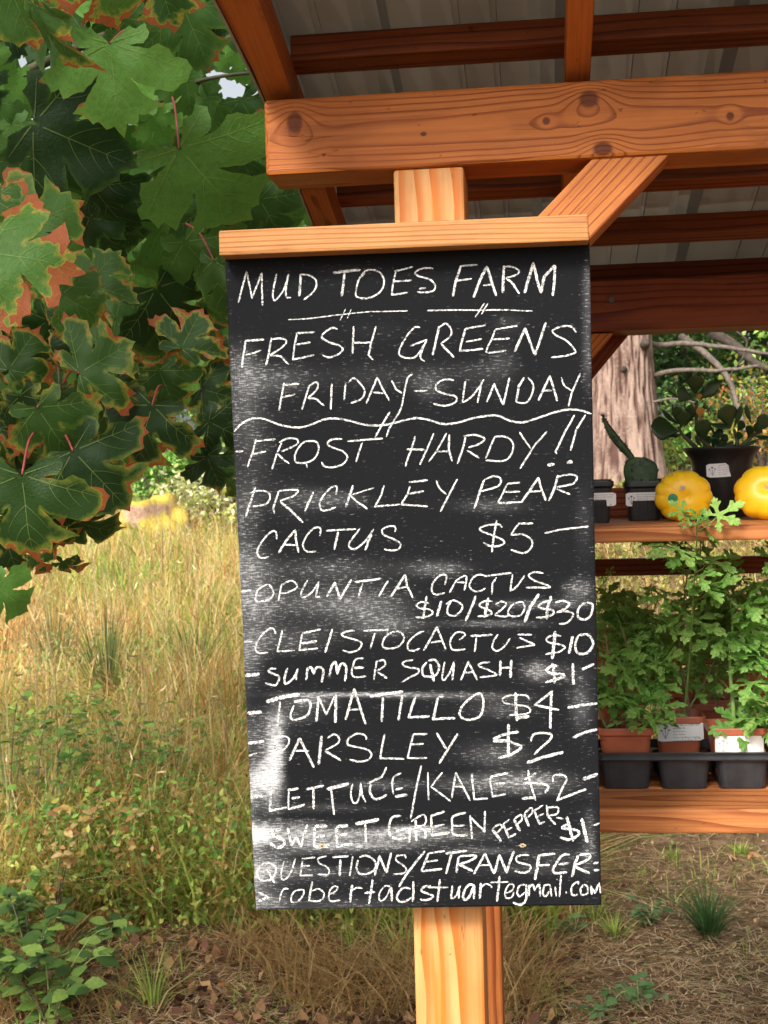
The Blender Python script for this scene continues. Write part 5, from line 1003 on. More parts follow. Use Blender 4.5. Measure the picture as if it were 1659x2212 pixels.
for (ax, ay, bx, by, wd, face, dy) in [(1045, 655, 1045, 478, 1.0, .1, 0), (1020, 690, 878, 625, 1.1, .3, -.01), (1080, 690, 1250, 560, .8, .5, .0), (1065, 650, 1180, 585, .6, .5, .02), (885, 665, 795, 605, .35, 1.2, .0),
    (910, 960, 660, 930, 1.1, .35, -.01), (905, 900, 745, 795, .5, 1.0, .01), (900, 905, 895, 740, .75, .5, -.01), (920, 940, 960, 780, .8, .4, -.02), (875, 790, 838, 735, .7, .6, .01), (950, 930, 1030, 730, .6, .5, .0), (930, 985, 775, 1022, .35, 1.2, 0),
    (915, 1000, 840, 985, .9, .4, .01), (1130, 1040, 1090, 850, .95, .3, -.02), (1100, 1090, 1030, 1000, .6, .6, -.02), (1190, 1100, 1225, 1010, .9, .3, -.02), (1150, 890, 1345, 950, .5, .9, .0), (1180, 1010, 1290, 960, .9, .4, .02),
    (1345, 930, 1290, 728, 1.05, .2, -.01), (1370, 930, 1450, 740, .4, .8, -.01), (1520, 900, 1455, 735, .4, 1.0, .0), (1400, 960, 1460, 870, .9, .4, -.01), (1400, 1040, 1430, 960, .9, .4, 0), (1490, 1010, 1520, 905, .9, .3, -.01), (1560, 970, 1660, 820, .9, .4, -.01), (1560, 985, 1560, 870, .7, .5, .01), (1540, 1000, 1680, 1030, .5, .8, 0),
    (1420, 1090, 1200, 1095, .6, .7, -.01), (1420, 1090, 1590, 1045, .4, 1.1, -.02), (1240, 1060, 1330, 1000, .9, .4, .01), (1110, 1090, 1180, 1000, .8, .4, .02), (1010, 960, 960, 1040, .8, .5, .02), (1280, 1100, 1380, 1060, .7, .6, -.02), (1110, 940, 1180, 960, .8, .5, .02)]:
    A_, B_ = P(*us(ax, ay), YJ+dy), P(*us(bx, by), YJ+dy-.012); L_ = (B_-A_).length; n_ = Vector((random.uniform(-.25, .25), -1, 0))+Vector((0, 0, face*1.1))
    o = link('leaf', JL, None, jt, A_, leafrot(B_-A_, n_)); o.scale = (L_*wd, L_, L_)
for (ax, ay, bx, by) in ((1080, 700, 1075, 640), (1085, 850, 1088, 755)):
    A_, B_ = P(*us(ax, ay), YJ-.02), P(*us(bx, by), YJ-.025); L_ = (B_-A_).length; o = link('leaf', JY, None, jt, A_, leafrot(B_-A_, (0, -1, 0)), label='orange withered leaf' if ay > 800 else None); o.scale = (L_, L_, L_)
# ---------------------------------------------------------------- bigleaf maple
half = [(.03, -.03), (.13, -.10), (.24, -.20), (.33, -.18), (.43, -.23), (.50, -.12), (.48, -.03), (.40, .03), (.23, .05), (.36, .07), (.48, .09), (.60, .04), (.72, .10), (.78, .19), (.93, .21), (1.02, .34), (.90, .38), (.86, .48), (.76, .48), (.72, .62), (.58, .57), (.41, .54), (.28, .46), (.19, .385), (.235, .46), (.32, .56), (.40, .65), (.50, .69), (.60, .78), (.48, .82), (.36, .88), (.26, .87), (.19, .97), (.10, .97), (0.0, 1.10)]
def maple_leaf(seed, narrow=1.0, curl=.2, fold=.15):
    rr = random.Random(seed); pts = []
    def jit(x, y, s):
        k = 1+rr.uniform(-.05, .05); a = rr.uniform(-.02, .02); return Vector(((x*k+a*y)*s*narrow, y*k+rr.uniform(-.015, .015)))
    right = [jit(x, y, 1) for x, y in half]; left = [jit(x, y, -1) for x, y in half[:-1]][::-1]
    ctrl = right+left; ctrl.append(Vector((0, .03)))
    out = []
    for a, b in zip(ctrl, ctrl[1:]+ctrl[:1]):
        out.append(a); m_ = (a+b)/2; nrm_ = Vector((b.y-a.y, a.x-b.x))
        out.append(m_+nrm_*(-.05 if rr.random() < .6 else .04))
    n = len(out); O = np.array(out)
    # inside grid
    g = [Vector((x, y)) for x in np.arange(-1.1, 1.11, .066) for y in np.arange(-.3, 1.2, .066)]
    def inside(p):
        c_ = False; j = n-1
        for i_ in range(n):
            if (O[i_, 1] > p.y) != (O[j, 1] > p.y) and p.x < (O[j, 0]-O[i_, 0])*(p.y-O[i_, 1])/(O[j, 1]-O[i_, 1])+O[i_, 0]: c_ = not c_
            j = i_
        return c_
    A = O; B = np.roll(O, -1, 0); AB = B-A
    def ed(p):
        q = np.array([p[0], p[1]])-A; t_ = np.clip((q*AB).sum(1)/((AB**2).sum(1)+1e-9), 0, 1); d = q-AB*t_[:, None]; return math.sqrt((d**2).sum(1).min())
    g = [p for p in g if inside(p) and ed(p) > .022]
    v, e, f, *_ = delaunay_2d_cdt(out+g, [(k, (k+1) % n) for k in range(n)], [], 1, 1e-5)
    main = [(0, 1.02), (.86*narrow, .32), (-.86*narrow, .32), (.42*narrow, -.13), (-.42*narrow, -.13)]
    def zf(x, y):
        r_ = math.hypot(x, y); an = math.atan2(x, y); d = min(abs(an-math.atan2(a, b)) for a, b in main)
        return -1.5*curl*r_*r_+fold*min(d, .5)*r_*.8+.03*math.sin(9*x+seed)*math.cos(7*y+seed)+.05*math.sin(3*x+seed*2)*y
    V = [(p.x, p.y, zf(p.x, p.y)) for p in v]; edge = [ed(p) for p in v]; Fc = [list(q) for q in f]; tipd = [math.hypot(p.x, p.y) for p in v]; vein = [0.0]*len(V)
    # veins as slim raised ribs
    def rib(p0, p1, w0, bow):
        k_ = 10; prev = None; p0 = Vector(p0); p1 = Vector(p1); d = (p1-p0); nn_v = Vector((-d.y, d.x)).normalized()
        for i_ in range(k_+1):
            u = i_/k_; c_ = p0+d*u+nn_v*bow*math.sin(math.pi*u)*d.length; w_ = w0*(1-.75*u)
            a = c_+nn_v*w_; b = c_-nn_v*w_; ids = []
            for q in (a, b): ids.append(len(V)); V.append((q.x, q.y, zf(q.x, q.y)+.010)); edge.append(.3); tipd.append(q.length); vein.append(1.0)
            if prev: Fc.append([prev[0], prev[1], ids[1], ids[0]])
            prev = ids
    for (mx, my) in main:
        rib((0, 0), (mx*.97, my*.97), .0085, .0)
        L_ = math.hypot(mx, my)
        if L_ > .6:
            for s in (-1, 1):
                for u, l_ in ((.36, .42), (.58, .30), (.76, .17)):
                    a0 = math.atan2(mx, my)+s*R(38); rib((mx*u, my*u), (mx*u+math.sin(a0)*l_*L_, my*u+math.cos(a0)*l_*L_), .0045, -s*.06)
    # keep side ribs inside the blade
    keep = [q for q in Fc if len(q) == 3 or all(inside(Vector(V[z][:2])) for z in q)]
    me = bpy.data.meshes.new('maple_leaf'); me.from_pydata(V, [], keep)
    for k_, vals in (('edge', edge), ('tipd', tipd), ('vein', vein)):
        a = me.attributes.new(k_, 'FLOAT', 'POINT'); a.data.foreach_set('value', vals)
    me.shade_smooth(); return me
t = NT('maple_leaf'); oi = t.node('ShaderNodeObjectInfo'); oc = t.coord('Object'); sep = t.node('ShaderNodeSeparateColor', n0=oi.outputs['Color']); amt, tone, rnd = sep.outputs[0], sep.outputs[1], oi.outputs['Random']
vec = t.node('ShaderNodeVectorMath', operation='ADD', n0=oc); cmb = t.node('ShaderNodeCombineXYZ', n0=t.math('MULTIPLY', rnd, 20)); t.l.new(cmb.outputs[0], vec.inputs[1]); vv = vec.outputs[0]
n1 = t.noise(vv, 2.7, 3); n2 = t.noise(vv, 14, 4, .65); n3 = t.noise(vv, 40, 3)
edge = t.attr('edge'); tip = t.attr('tipd')
# how far the autumn margin has crept in
ex = t.math('ADD', t.math('SUBTRACT', t.math('MULTIPLY', t.math('SUBTRACT', amt, .33), .17), edge), t.math('MULTIPLY', t.math('SUBTRACT', n1, .5), t.math('ADD', .05, t.math('MULTIPLY', amt, 1.5))))
ex = t.math('ADD', ex, t.math('MULTIPLY', t.math('SUBTRACT', n2, .5), .06)); ex = t.math('ADD', ex, t.math('MULTIPLY', t.math('SUBTRACT', tip, .74), t.math('MULTIPLY', amt, .52)))
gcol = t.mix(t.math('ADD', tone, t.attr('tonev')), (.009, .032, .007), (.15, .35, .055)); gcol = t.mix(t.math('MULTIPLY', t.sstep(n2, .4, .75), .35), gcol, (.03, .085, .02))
aut = t.sstep(amt, .12, .40)
c = t.mix(t.math('MULTIPLY', t.sstep(ex, -.10, -.02), t.math('ADD', .3, t.math('MULTIPLY', aut, .4))), gcol, t.mix(aut, (.17, .30, .045), (.30, .34, .05))); c = t.mix(t.math('MULTIPLY', t.sstep(ex, -.025, .005), t.math('MULTIPLY', aut, .85)), c, (.50, .36, .05))
c = t.mix(t.sstep(ex, -.002, .022), c, t.mix(n2, (.50, .155, .045), (.30, .075, .028)))
c = t.mix(t.math('MULTIPLY', t.math('MULTIPLY', t.attr('vein'), .5), t.math('SUBTRACT', 1.0, t.sstep(ex, .0, .06))), c, (.34, .46, .12))
drops = t.math('MULTIPLY', t.sstep(t.noise(vv, 26, 1), .74, .78), 1.0)
c = t.mix(t.math('MULTIPLY', drops, .35), c, (.015, .03, .01))
M['maple'] = t.pbr(c, t.math('SUBTRACT', .48, t.math('MULTIPLY', drops, .3)), t.bump(n3, .25, .01), .38, .5)
ML = [maple_leaf(1, 1.0, .18, .12), maple_leaf(2, .9, .28, .2), maple_leaf(3, 1.05, .12, .22), maple_leaf(4, .8, .32, .35), maple_leaf(5, .95, .22, .1), maple_leaf(6, .5, .35, .6)]
for m_ in ML: m_.materials.append(M['maple'])
M['stalk'] = plain('red_leaf_stalk', (.26, .045, .04), .5, .2, 60); M['twig'] = plain('maple_twig', (.055, .05, .025), .7, .4, 30, .3)
TRX, TRY = -2.7, 4.3; tz = float(gz(TRX, TRY))
maple = thing('maple_tree', 'bigleaf maple whose branches of large leaves with orange scorched edges hang in from the left', 'tree', (TRX, TRY, tz))
link('trunk', tube([Vector((0, 0, -.2)), Vector((.02, 0, 1.2)), Vector((.1, -.1, 2.6)), Vector((.0, -.2, 5.2))], [.2, .17, .14, .09], 14), M['bark_dark'], maple, (TRX, TRY, tz))
def branch(pts, r, mat='twig'):
    ps = smooth_pts([P(*q) for q in pts], 6); o = link('branch', tube([p-ps[0] for p in ps], list(np.linspace(r, r*.4, len(ps))), 7), M[mat], maple, ps[0]); return ps
BR = [branch([(-420, 300, 3.9), (-100, 560, 3.0), (30, 440, 2.5), (130, 330, 2.3)], .012), branch([(-420, 300, 3.9), (-60, 200, 3.2), (250, 70, 2.6), (430, 70, 2.4), (560, 45, 2.3)], .014),
      branch([(-420, 340, 3.9), (0, 260, 3.2), (300, 230, 2.5), (430, 175, 2.3), (560, 155, 2.2)], .0065), branch([(-380, 700, 3.9), (-60, 690, 3.0), (70, 688, 2.4), (110, 705, 2.25), (190, 720, 2.2)], .010),
      branch([(-400, 640, 3.9), (-50, 540, 3.1), (160, 520, 2.6), (260, 505, 2.4), (350, 560, 2.3)], .006), branch([(-400, 520, 3.9), (0, 420, 3.1), (300, 330, 2.7), (420, 330, 2.5), (520, 360, 2.3), (570, 400, 2.2)], .006),
      branch([(110, 705, 2.25), (125, 780, 2.2), (128, 830, 2.1)], .004), branch([(-380, 900, 3.9), (-60, 930, 2.8), (90, 960, 2.3), (160, 975, 2.1)], .006), branch([(190, 720, 2.2), (290, 770, 2.2), (380, 790, 2.2), (440, 830, 2.15)], .004),
      branch([(-390, 60, 3.9), (0, -60, 3.0), (200, -40, 2.3), (330, 30, 2.1)], .01), branch([(430, 175, 2.3), (470, 210, 2.4), (560, 245, 2.5)], .004), branch([(260, 505, 2.4), (400, 520, 2.3), (470, 570, 2.2)], .003)]
def mleaf(px, py, size, rot, amt, tone, Y, mesh=0, tilt=(0, 0), stalk=None):
    """junction at (px, py); size in pixels; rot = degrees the tip swings from straight down towards the right"""
    p = P(px, py, Y); a = R(rot); tipv = -UP*math.cos(a)+RT*math.sin(a); nrm_ = -fwd
    m = leafrot(tipv, nrm_); m = m@Matrix.Rotation(R(tilt[0]), 3, 'X')@Matrix.Rotation(R(tilt[1]), 3, 'Y')
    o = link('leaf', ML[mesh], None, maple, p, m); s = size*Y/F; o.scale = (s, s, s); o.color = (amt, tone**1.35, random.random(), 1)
    if stalk is not None:
        e = P(px+stalk[0], py+stalk[1], Y+.06); mid = (p+e)/2+UP*.012; pp = smooth_pts([p, mid, e], 4)
        link('leaf_stalk', tube([q-p for q in pp], [.0016]*len(pp), 6), M['stalk'], maple, p)
    return o
# leaves one can tell apart in the photograph
for a in [(238, 93, 178, 3, .17, .95, 1.62, 0, (-8, 4), (60, -12)), (387, 320, 225, 40, .14, .75, 1.72, 1, (-20, 18), (-15, -110)), (72, 8, 170, 20, .42, .45, 1.50, 5, (-15, 62), None), (5, -70, 165, 18, .42, .6, 1.55, 2, (-18, 10), None), (205, -95, 150, 22, .65, .7, 1.5, 1, (-20, -12), None),
          (335, -75, 130, 15, .55, .35, 1.8, 2, (-20, 0), None), (275, 40, 120, 25, .15, .5, 1.95, 3, (-30, 20), None), (395, 15, 135, 25, .22, .55, 1.95, 0, (-20, -10), None), (480, -45, 110, 12, .2, 1.0, 2.05, 1, (-10, 10), None), (150, 20, 160, -75, .1, .5, 1.75, 4, (-25, 10), None),
          (73, 266, 215, 68, .05, .12, 1.86, 2, (-10, 12), None), (100, 330, 150, -10, .12, .3, 1.95, 0, (-20, -15), None), (35, 500, 150, 118, .32, .62, 1.66, 0, (-4, 5), (-50, -60)), (-25, 545, 185, 84, .72, .72, 1.46, 4, (5, -12), None), (-15, 430, 90, 60, .8, .5, 1.5, 1, (0, 0), None),
          (131, 636, 105, 58, .33, .55, 1.75, 1, (-5, 8), (-12, 40)), (190, 616, 105, 145, .32, .42, 1.85, 0, (-10, -8), None), (171, 806, 128, 122, .34, .4, 1.74, 2, (-5, 5), (-35, 25)), (80, 880, 150, 28, .30, .38, 1.70, 1, (-12, 10), (60, -40)), (18, 800, 120, 150, .45, .3, 1.78, 3, (-10, 10), None),
          (48, 1025, 190, 2, .30, .26, 1.60, 0, (-8, 5), (25, -90)), (158, 974, 165, 42, .24, .14, 1.70, 2, (-8, -6), (-45, -50)), (329, 875, 150, -22, .30, .12, 1.78, 1, (-8, 10), (25, -40)), (392, 753, 95, 155, .42, .3, 1.9, 2, (-5, 0), None), (343, 800, 95, 20, .36, .3, 1.88, 0, (-15, 8), None),
          (434, 840, 92, 75, .34, .18, 1.92, 2, (-8, 0), (15, 40)), (337, 622, 165, 38, .07, .12, 2.0, 1, (-25, -10), None), (451, 911, 95, 62, .2, .08, 1.85, 4, (-10, 8), None), (447, 985, 75, 20, .15, .1, 1.86, 2, (-10, 10), None), (425, 965, 66, -30, .3, .95, 2.0, 3, (-25, 30), None), (482, 1010, 82, 22, .6, .5, 1.95, 1, (-5, 30), None),
          (150, 1120, 120, 62, .25, .2, 1.75, 3, (-20, 30), None), (90, 1125, 95, 38, .35, .08, 1.72, 4, (-25, 12), None), (128, 1215, 70, 60, 1.5, .3, 1.74, 5, (-25, 40), None), (-12, 1265, 100, 50, .18, .85, 1.62, 1, (-18, -15), None), (70, 1200, 60, 30, 1.3, .3, 1.8, 3, (-20, 10), None), (10, 1150, 100, 10, .3, .1, 1.9, 4, (-10, 0), None),
          (462, 563, 135, 3, .08, .4, 1.85, 5, (-15, 25), (-60, -80)), (400, 520, 150, 35, .06, .55, 1.95, 3, (-22, 25), None), (455, 430, 120, 20, .1, .3, 2.0, 1, (-20, -20), None), (560, 430, 110, 30, .15, .3, 2.1, 4, (-20, 10), None), (600, 400, 95, 20, .1, .6, 2.2, 3, (-20, 20), None), (335, 440, 160, 12, .1, .65, 2.1, 2, (-25, 0), None),
          (290, 560, 120, 70, .35, .9, 2.15, 0, (-15, 0), None), (200, 400, 140, 30, .08, .12, 2.0, 3, (-15, 30), None), (195, 470, 120, 25, .08, .15, 1.95, 5, (-15, 20), None), (260, 430, 110, 15, .1, .2, 2.05, 4, (-15, -30), None), (505, 310, 110, 25, .1, .35, 2.2, 1, (-20, 10), None), (520, 215, 95, 30, .1, .35, 2.25, 2, (-20, 0), None),
          (300, 700, 120, 75, .3, .4, 2.05, 3, (-20, 20), None), (250, 690, 110, 100, .35, .5, 2.1, 1, (-12, 0), None), (215, 860, 110, 10, .4, .3, 1.95, 3, (-10, 15), None), (130, 850, 70, 50, .5, .3, 1.9, 0, (-10, 0), None), (270, 920, 110, 30, .35, .25, 2.0, 4, (-14, 10), None), (470, 760, 90, 40, .4, .3, 2.0, 1, (-10, 10), None), (250, 770, 110, 160, .5, .5, 2.1, 2, (-10, 0), None)]:
    mleaf(*a)
poly = [(-260, -260), (690, -260), (640, 130), (660, 380), (640, 500), (480, 560), (500, 900), (495, 960), (400, 940), (350, 880), (300, 960), (215, 1010), (180, 1040), (90, 1070), (60, 1170), (20, 1200), (-50, 1230), (-260, 1300)]
def inpoly(x, y):
    c_ = False; j = len(poly)-1
    for i_ in range(len(poly)):
        if (poly[i_][1] > y) != (poly[j][1] > y) and x < (poly[j][0]-poly[i_][0])*(y-poly[i_][1])/(poly[j][1]-poly[i_][1])+poly[i_][0]: c_ = not c_
        j = i_
    return c_
holes = [(556, 205, 8, 10), (450, 145, 8, 14), (40, 235, 20, 12), (115, 168, 14, 7), (470, 205, 10, 10), (300, 1010, 60, 60), (220, 275, 4, 4)]
rl = random.Random(5); k = 0
while k < 243:
    x, y = rl.uniform(-200, 700), rl.uniform(-240, 1280)
    Yl = rl.uniform(2.0, 3.4); s = rl.uniform(60, 135)*2.1/Yl
    a_ = R(rl.uniform(-60, 75)); cx_, cy_ = x+math.sin(a_)*s*.5, y+math.cos(a_)*s*.5
    if not inpoly(cx_, cy_) or not inpoly(cx_+math.sin(a_)*s*.45, cy_+math.cos(a_)*s*.45): continue
    if any(((cx_-hx)/(hr+s*.32))**2+((cy_-hy)/(hs+s*.32))**2 < 1 for hx, hy, hr, hs in holes) and rl.random() < .93: continue
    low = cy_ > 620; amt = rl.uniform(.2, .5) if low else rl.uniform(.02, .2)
    tone = (rl.choice([.05, .1, .2, .4, .6]) if low else rl.choice([.1, .3, .6, .9, 1.1])) if Yl < 2.8 else rl.choice([.1, .4, .8, 1.1])  # darker greens low, brighter ones high: crown shade painted into the leaves
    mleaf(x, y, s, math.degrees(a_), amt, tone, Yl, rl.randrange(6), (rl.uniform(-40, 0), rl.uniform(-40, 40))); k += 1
# the rest of the crown, joined
V = []; T = []; TV = []; at_e, at_t, at_v = [], [], []; off = 0; base_me = []
for m_ in ML[:5]:
    co = np.empty(len(m_.vertices)*3, np.float32); m_.vertices.foreach_get('co', co)
    tris = [p.vertices[:] for p in m_.polygons if len(p.vertices) == 3]; e_ = np.empty(len(m_.vertices), np.float32); m_.attributes['edge'].data.foreach_get('value', e_)
    base_me.append((co.reshape(-1, 3), np.array(tris), e_))
k = 0
while k < 620:
    Y_ = rl.uniform(2.7, 5.4); x, y = rl.uniform(-900, 700), rl.uniform(-900, 1180)
    if Y_ < 3.4 and x > -200 and y > -240: Y_ += 1.0
    s = rl.uniform(.12, .22); a_ = R(rl.uniform(-70, 70)); sp_ = s*F/Y_
    cx_, cy_ = x+math.sin(a_)*sp_*.5, y+math.cos(a_)*sp_*.5
    if x > -250 and y > -250 and not (inpoly(cx_, cy_) and inpoly(cx_+math.sin(a_)*sp_*.5, cy_+math.cos(a_)*sp_*.5)): continue
    if any(((cx_-hx)/(hr+sp_*.36))**2+((cy_-hy)/(hs+sp_*.36))**2 < 1 for hx, hy, hr, hs in holes): continue
    co, tr, e_ = base_me[k % 5]; p = P(x, y, Y_); tipv = -UP*math.cos(a_)+RT*math.sin(a_)
    m = leafrot(tipv, -fwd)@Matrix.Rotation(R(rl.uniform(-45, 10)), 3, 'X')@Matrix.Rotation(R(rl.uniform(-45, 45)), 3, 'Y')
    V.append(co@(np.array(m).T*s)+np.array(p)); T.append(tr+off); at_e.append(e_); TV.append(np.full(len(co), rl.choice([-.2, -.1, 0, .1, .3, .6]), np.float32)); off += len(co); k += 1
for k in range(190):        # unseen clump of leaves added overhead to shade the maple leaves below
    co, tr, e_ = base_me[k % 5]; p = Vector((rl.gauss(-1.95, .5), rl.gauss(.55, .45), rl.gauss(2.95, .33))); s = rl.uniform(.14, .24)
    m = Matrix.Rotation(rl.uniform(0, 6.28), 3, 'Z')@Matrix.Rotation(R(rl.uniform(-50, 50)), 3, 'X')@Matrix.Rotation(R(rl.uniform(-50, 50)), 3, 'Y')
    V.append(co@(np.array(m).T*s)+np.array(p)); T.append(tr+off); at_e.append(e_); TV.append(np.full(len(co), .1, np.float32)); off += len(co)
link('branch', tube([Vector((0, 0, 2.9)), Vector((.3, -1.8, 3.3)), Vector((.8, -3.2, 3.3)), Vector((1.1, -4.2, 3.1))], [.07, .05, .03, .015], 10), M['twig'], maple, (TRX, TRY, tz))  # unseen limb out to the added shading clump
V = np.concatenate(V); T = np.concatenate(T)
o = link('foliage', fast('foliage', V-np.array([TRX, TRY, tz]), T, 3, mat=M['maple'], smooth=True, floats={'edge': np.concatenate(at_e), 'tipd': np.full(len(V), .5), 'vein': np.zeros(len(V)), 'tonev': np.concatenate(TV)}), None, maple, (TRX, TRY, tz)); o['kind'] = 'stuff'; o.color = (.15, .35, .5, 1)

# ---------------------------------------------------------------- weeds and small plants
def oval_leaf(toothed=False, seed=0):
    rr = random.Random(seed); n = 9; V = []; Fc = []
    for k in range(n+1):
        u = k/n; w_ = .30*math.sin(math.pi*u**.8)*(1+(.14*(k % 2) if toothed else 0)); z = -.25*u*u
        V += [(-w_, u, z+.10*w_), (0, u, z), (w_, u, z+.10*w_)]
    for k in range(n):
        a = 3*k; Fc += [[a, a+1, a+4, a+3], [a+1, a+2, a+5, a+4]]
    me = bpy.data.meshes.new('weed_leaf'); me.from_pydata(V, [], Fc); me.shade_smooth(); return me
t = NT('weed_leaf'); oi = t.node('ShaderNodeObjectInfo'); nz_ = t.noise(t.coord('Object'), 5, 3); c = t.mix(t.math('MULTIPLY', t.sstep(nz_, .4, .7), .35), oi.outputs['Color'], (.03, .07, .02)); M['weed'] = t.pbr(c, .5, None, .35, .35)
OL = [oval_leaf(False, 1), oval_leaf(True, 2)]
for m_ in OL: m_.materials.append(M['weed'])
def weed(name, label, cat, X, Y, h, nst, nl, size, cols, spread=.25, mesh=0, group=None, seed=0, up=.6, zc=0.0):
    rr = random.Random(seed); z = float(gz(X, Y)); t_ = thing(name, label, cat, (X, Y, z), group); b = Vector((X, Y, z))
    for s in range(nst):
        a = rr.uniform(0, 6.283); sp_ = spread*rr.uniform(.3, 1); hh_ = h*rr.uniform(.5, 1)
        ps = smooth_pts([b+Vector((0, 0, -.01)), b+Vector((math.cos(a)*sp_*.3, math.sin(a)*sp_*.3, hh_*.5)), b+Vector((math.cos(a)*sp_*.8, math.sin(a)*sp_*.8, hh_*.9)), b+Vector((math.cos(a)*sp_*1.2, math.sin(a)*sp_*1.2, hh_*.97))], 4)
        link('stem', tube([p-ps[0] for p in ps], list(np.linspace(.0028, .001, len(ps))), 5), M['bark_branch' if s % 2 else 'gstem'], t_, ps[0])
        for k in range(nl):
            u = (k+1)/nl; q = ps[min(len(ps)-1, int(u*(len(ps)-1)))]; an = rr.uniform(0, 6.283); d = Vector((math.cos(an), math.sin(an), rr.uniform(-.2, .5)))
            o = link('leaf', OL[mesh], None, t_, q, leafrot(d, (rr.uniform(-.5, .5), rr.uniform(-.9, .2), up+.4))); sz = size*rr.uniform(.6, 1.2); o.scale = (sz, sz, sz)
            cc_ = rr.choice(cols); v_ = rr.uniform(.75, 1.25); o.color = (cc_[0]*v_, cc_[1]*v_, cc_[2]*v_, 1)
    return t_
def gp(px, py):      # ground point under a pixel
    d = ray(px, py); s = 2.5
    for _ in range(4000):
        p = EYE+d*s
        if p.z <= float(gz(p.x, p.y)): break
        s += .01
    return p.x, p.y
shrubc = [(.14, .28, .05), (.22, .40, .07), (.34, .46, .09), (.52, .50, .10), (.10, .20, .04)]; deadc = [(.60, .38, .12), (.48, .25, .09), (.66, .48, .2), (.3, .34, .08)]
gS = 'leafy shrubs in the meadow'
k = 0
for (px, py, h_, sp_, lab) in [(300, 1850, .55, .24, 'leafy shrub left of the lower chalkboard, in the middle of the group'), (215, 1790, .45, .22, 'leafy shrub second from the left edge in the meadow'), (390, 1800, .40, .2, 'leafy shrub nearest to the chalkboard edge'), (120, 1860, .5, .24, 'leafy shrub close to the left edge above the bramble'),
                               (40, 1800, .45, .2, 'leafy shrub at the very left edge of the meadow'), (450, 1900, .28, .16, 'low leafy shrub under the lower left board corner'), (260, 1960, .35, .2, 'lowest leafy shrub standing in the leaf litter'), (180, 1700, .38, .22, 'far leafy shrub highest up the meadow, at the left'),
   (70, 1960, .62, .28, 'tall dense shrub rising behind the bramble at the lower left'), (170, 1930, .52, .24, 'dense shrub right behind the withered tan shrubs'), (20, 1900, .66, .26, 'tallest shrub cut by the left edge above the bramble')]:
    X_, Y_ = gp(px, py); weed('meadow_shrub', lab, 'shrub', X_, Y_, h_*1.3, 9, 16, .048, shrubc, sp_, 0, gS, 100+k); k += 1
X_, Y_ = gp(352, 1900); weed('young_sapling', 'thin leaning sapling with larger bright leaves at its top, left of the chalkboard', 'sapling', X_+.03, Y_, .62, 2, 9, .075, [(.13, .26, .05), (.2, .36, .08)], .12, 0, None, 7)
for j, (px, py, lab) in enumerate([(170, 1990, 'withered shrub with curled tan leaves in the dry grass'), (255, 2010, 'withered shrub with tan leaves next to the bare ground'), (120, 2060, 'withered shrub with tan leaves above the bramble')]):
    X_, Y_ = gp(px, py); weed('withered_shrub', lab, 'shrub', X_, Y_, .48, 8, 14, .042, deadc, .14, 0, 'withered shrubs', 200+j)
for j, (px, py, lab) in enumerate([(70, 2150, 'bramble with broad toothed leaves in the lower left corner'), (20, 2080, 'bramble spreading from the left edge, above the corner one'), (110, 2230, 'bramble leaves at the bottom edge, right of the corner one'), (-20, 2200, 'bramble half outside the left edge at the bottom')]):
    X_, Y_ = gp(px, py); weed('bramble', lab, 'bramble', X_, Y_, .32, 10, 12, .062, [(.08, .16, .03), (.13, .23, .04), (.21, .31, .065), (.05, .10, .02)], .26, 1, 'brambles in the lower left corner', 300+j, .9)
# broom: tufts of thin green rods
def tuft(name, label, cat, X, Y, n, h, spread, w_, cols, group=None, mat='grass', lean=.4):
    z = float(gz(X, Y)); t_ = thing(name, label, cat, (X, Y, z), group); a = rng.uniform(0, 6.283, n); r_ = spread*.12*rng.uniform(0, 1, n)
    o = blades('rods' if 'broom' in name else 'blades', X+np.cos(a)*r_, Y+np.sin(a)*r_, h*rng.uniform(.55, 1, n), np.full(n, w_), lean*rng.uniform(.2, 1.4, n), cols, mat=mat, az=a, seg=5)
    del o['kind']; o.parent = t_; o.location = -t_.location; return t_
for j, (px, py, h_, lab) in enumerate([(235, 1560, .95, 'green broom bush with thin upright rods under the hanging maple leaves'), (120, 1500, .8, 'green broom bush at the left, under the lowest maple leaf'), (420, 1500, .6, 'green broom bush near the chalkboard, high in the meadow')]):
    X_, Y_ = gp(px, py); tuft('broom_bush', lab, 'broom bush', X_, Y_, 130, h_, .6, .006, [(.09, .17, .05), (.14, .22, .07), (.2, .24, .08)], 'green broom bushes in the meadow', lean=.45)
for j, (px, py, h_, n_, lab) in enumerate([(1530, 2035, .25, 170, 'large dark green grass tuft on the bare ground at lower right'), (1330, 2030, .12, 60, 'grass tuft right below the lower right chalkboard corner'), (1285, 1990, .12, 50, 'thin grass tuft touching the chalkboard corner from below'), (1150, 2080, .10, 60, 'grass tuft right of the post foot'), (1190, 2170, .09, 50, 'small grass tuft near the bottom edge right of the post'),
                                        (870, 2100, .22, 50, 'broad bladed grass tuft left of the post'), (330, 2190, .25, 46, 'grass tuft at the bottom edge by the bramble'), (760, 2060, .16, 50, 'grass tuft among the brown leaves left of the post'), (1450, 1860, .07, 60, 'pale grass tuft just below the lower shelf'), (1600, 1850, .07, 70, 'grass tuft below the lower shelf at the right edge'), (1270, 1860, .07, 50, 'grass tuft under the shelf by the chalkboard edge')]):
    X_, Y_ = gp(px, py); tuft('grass_tuft', lab, 'grass tuft', X_, Y_, n_, h_, .25, .0048, [(.05, .12, .03), (.08, .17, .045), (.12, .2, .07)] if j < 1 else green, 'grass tufts on the bare ground', lean=.9)
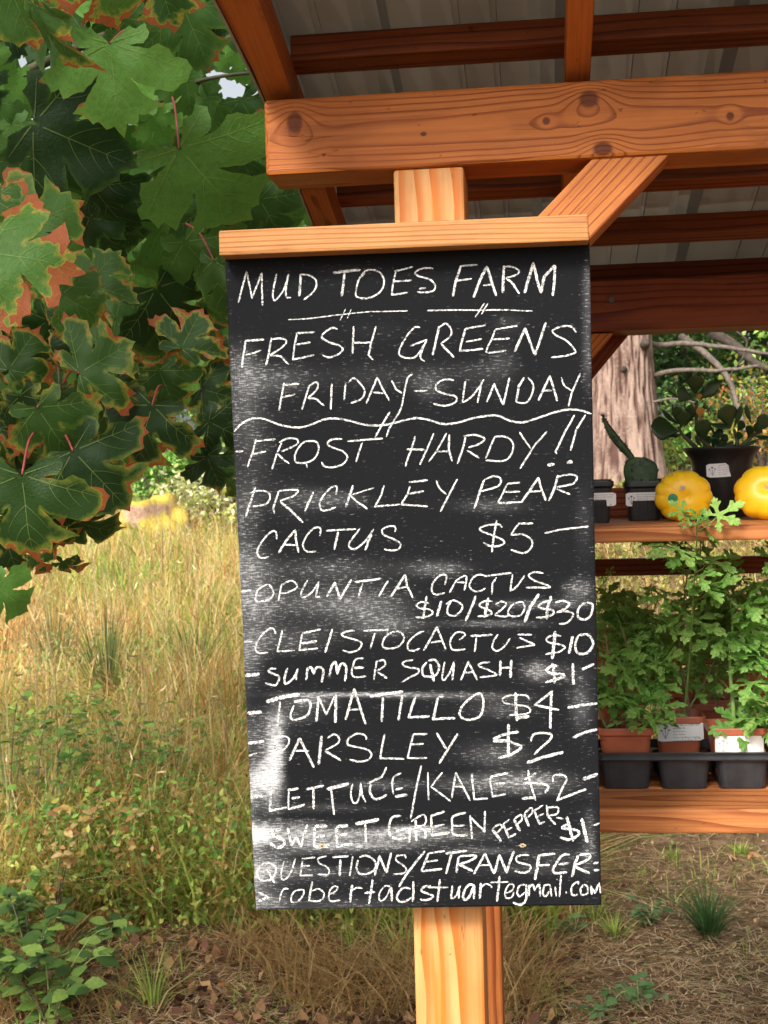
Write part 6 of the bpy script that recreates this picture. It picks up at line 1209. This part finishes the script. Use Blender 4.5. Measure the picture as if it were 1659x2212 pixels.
for j, (px, py, lab) in enumerate([(1240, 2035, 'low leafy weed on the ground between post and large grass tuft'), (1380, 2190, 'pale thistle at the bottom edge below the large grass tuft'), (1110, 1990, 'low weed right against the post under the chalkboard'), (1310, 2205, 'second pale thistle at the bottom edge'), (1400, 2000, 'low weed behind the large grass tuft')]):
    X_, Y_ = gp(px, py); weed('low_weed', lab, 'weed', X_, Y_, .09, 6, 7, .035, [(.10, .2, .06), (.16, .27, .10)], .09, 1, 'low weeds on the bare ground', 400+j, .9)
# fallen maple leaves
M['fallen'] = plain('fallen_leaf', (.14, .055, .035), .6, .45, 9, .5, .3, .15); M['fallen_o'] = plain('fallen_leaf_orange', (.50, .23, .09), .6, .3, 9, .4, .3, .15)
FL = [maple_leaf(31, 1, .5, .7), maple_leaf(32, .9, .8, .5)]; FO = [m_.copy() for m_ in FL]
for m_ in FL: m_.materials.append(M['fallen'])
for m_ in FO: m_.materials.append(M['fallen_o'])
rf = random.Random(9)
for j in range(46):
    if j < 26: px, py = rf.uniform(440, 880), rf.uniform(2000, 2230)
    else: px, py = rf.uniform(1080, 1700), rf.uniform(1840, 2230)
    X_, Y_ = gp(px, py); z_ = float(gz(X_, Y_)); orange = j % 8 == 0
    me = (FO if orange else FL)[j % 2]; s = rf.uniform(.05, .10) if j < 26 else rf.uniform(.02, .045)
    o = link('fallen_leaf', me, None, None, (X_, Y_, z_+.022+s*.12), Matrix.Rotation(rf.uniform(0, 6.28), 3, 'Z')@Matrix.Rotation(rf.uniform(-.35, .35), 3, 'X')@Matrix.Rotation(rf.uniform(-.3, .3), 3, 'Y')); o.scale = (s, s, s)
    if j < 26: mark(o, 'curled orange fallen leaf on the dark ground left of the post' if orange else 'withered dark brown fallen maple leaf lying left of the post', 'leaf', 'orange fallen leaves left of the post' if orange else 'brown fallen leaves left of the post')
    else: mark(o, 'small orange fallen leaf on the bare ground right of the post' if orange else 'small withered brown leaf on the bare ground right of the post', 'leaf', 'orange fallen leaves right of the post' if orange else 'brown fallen leaves right of the post')
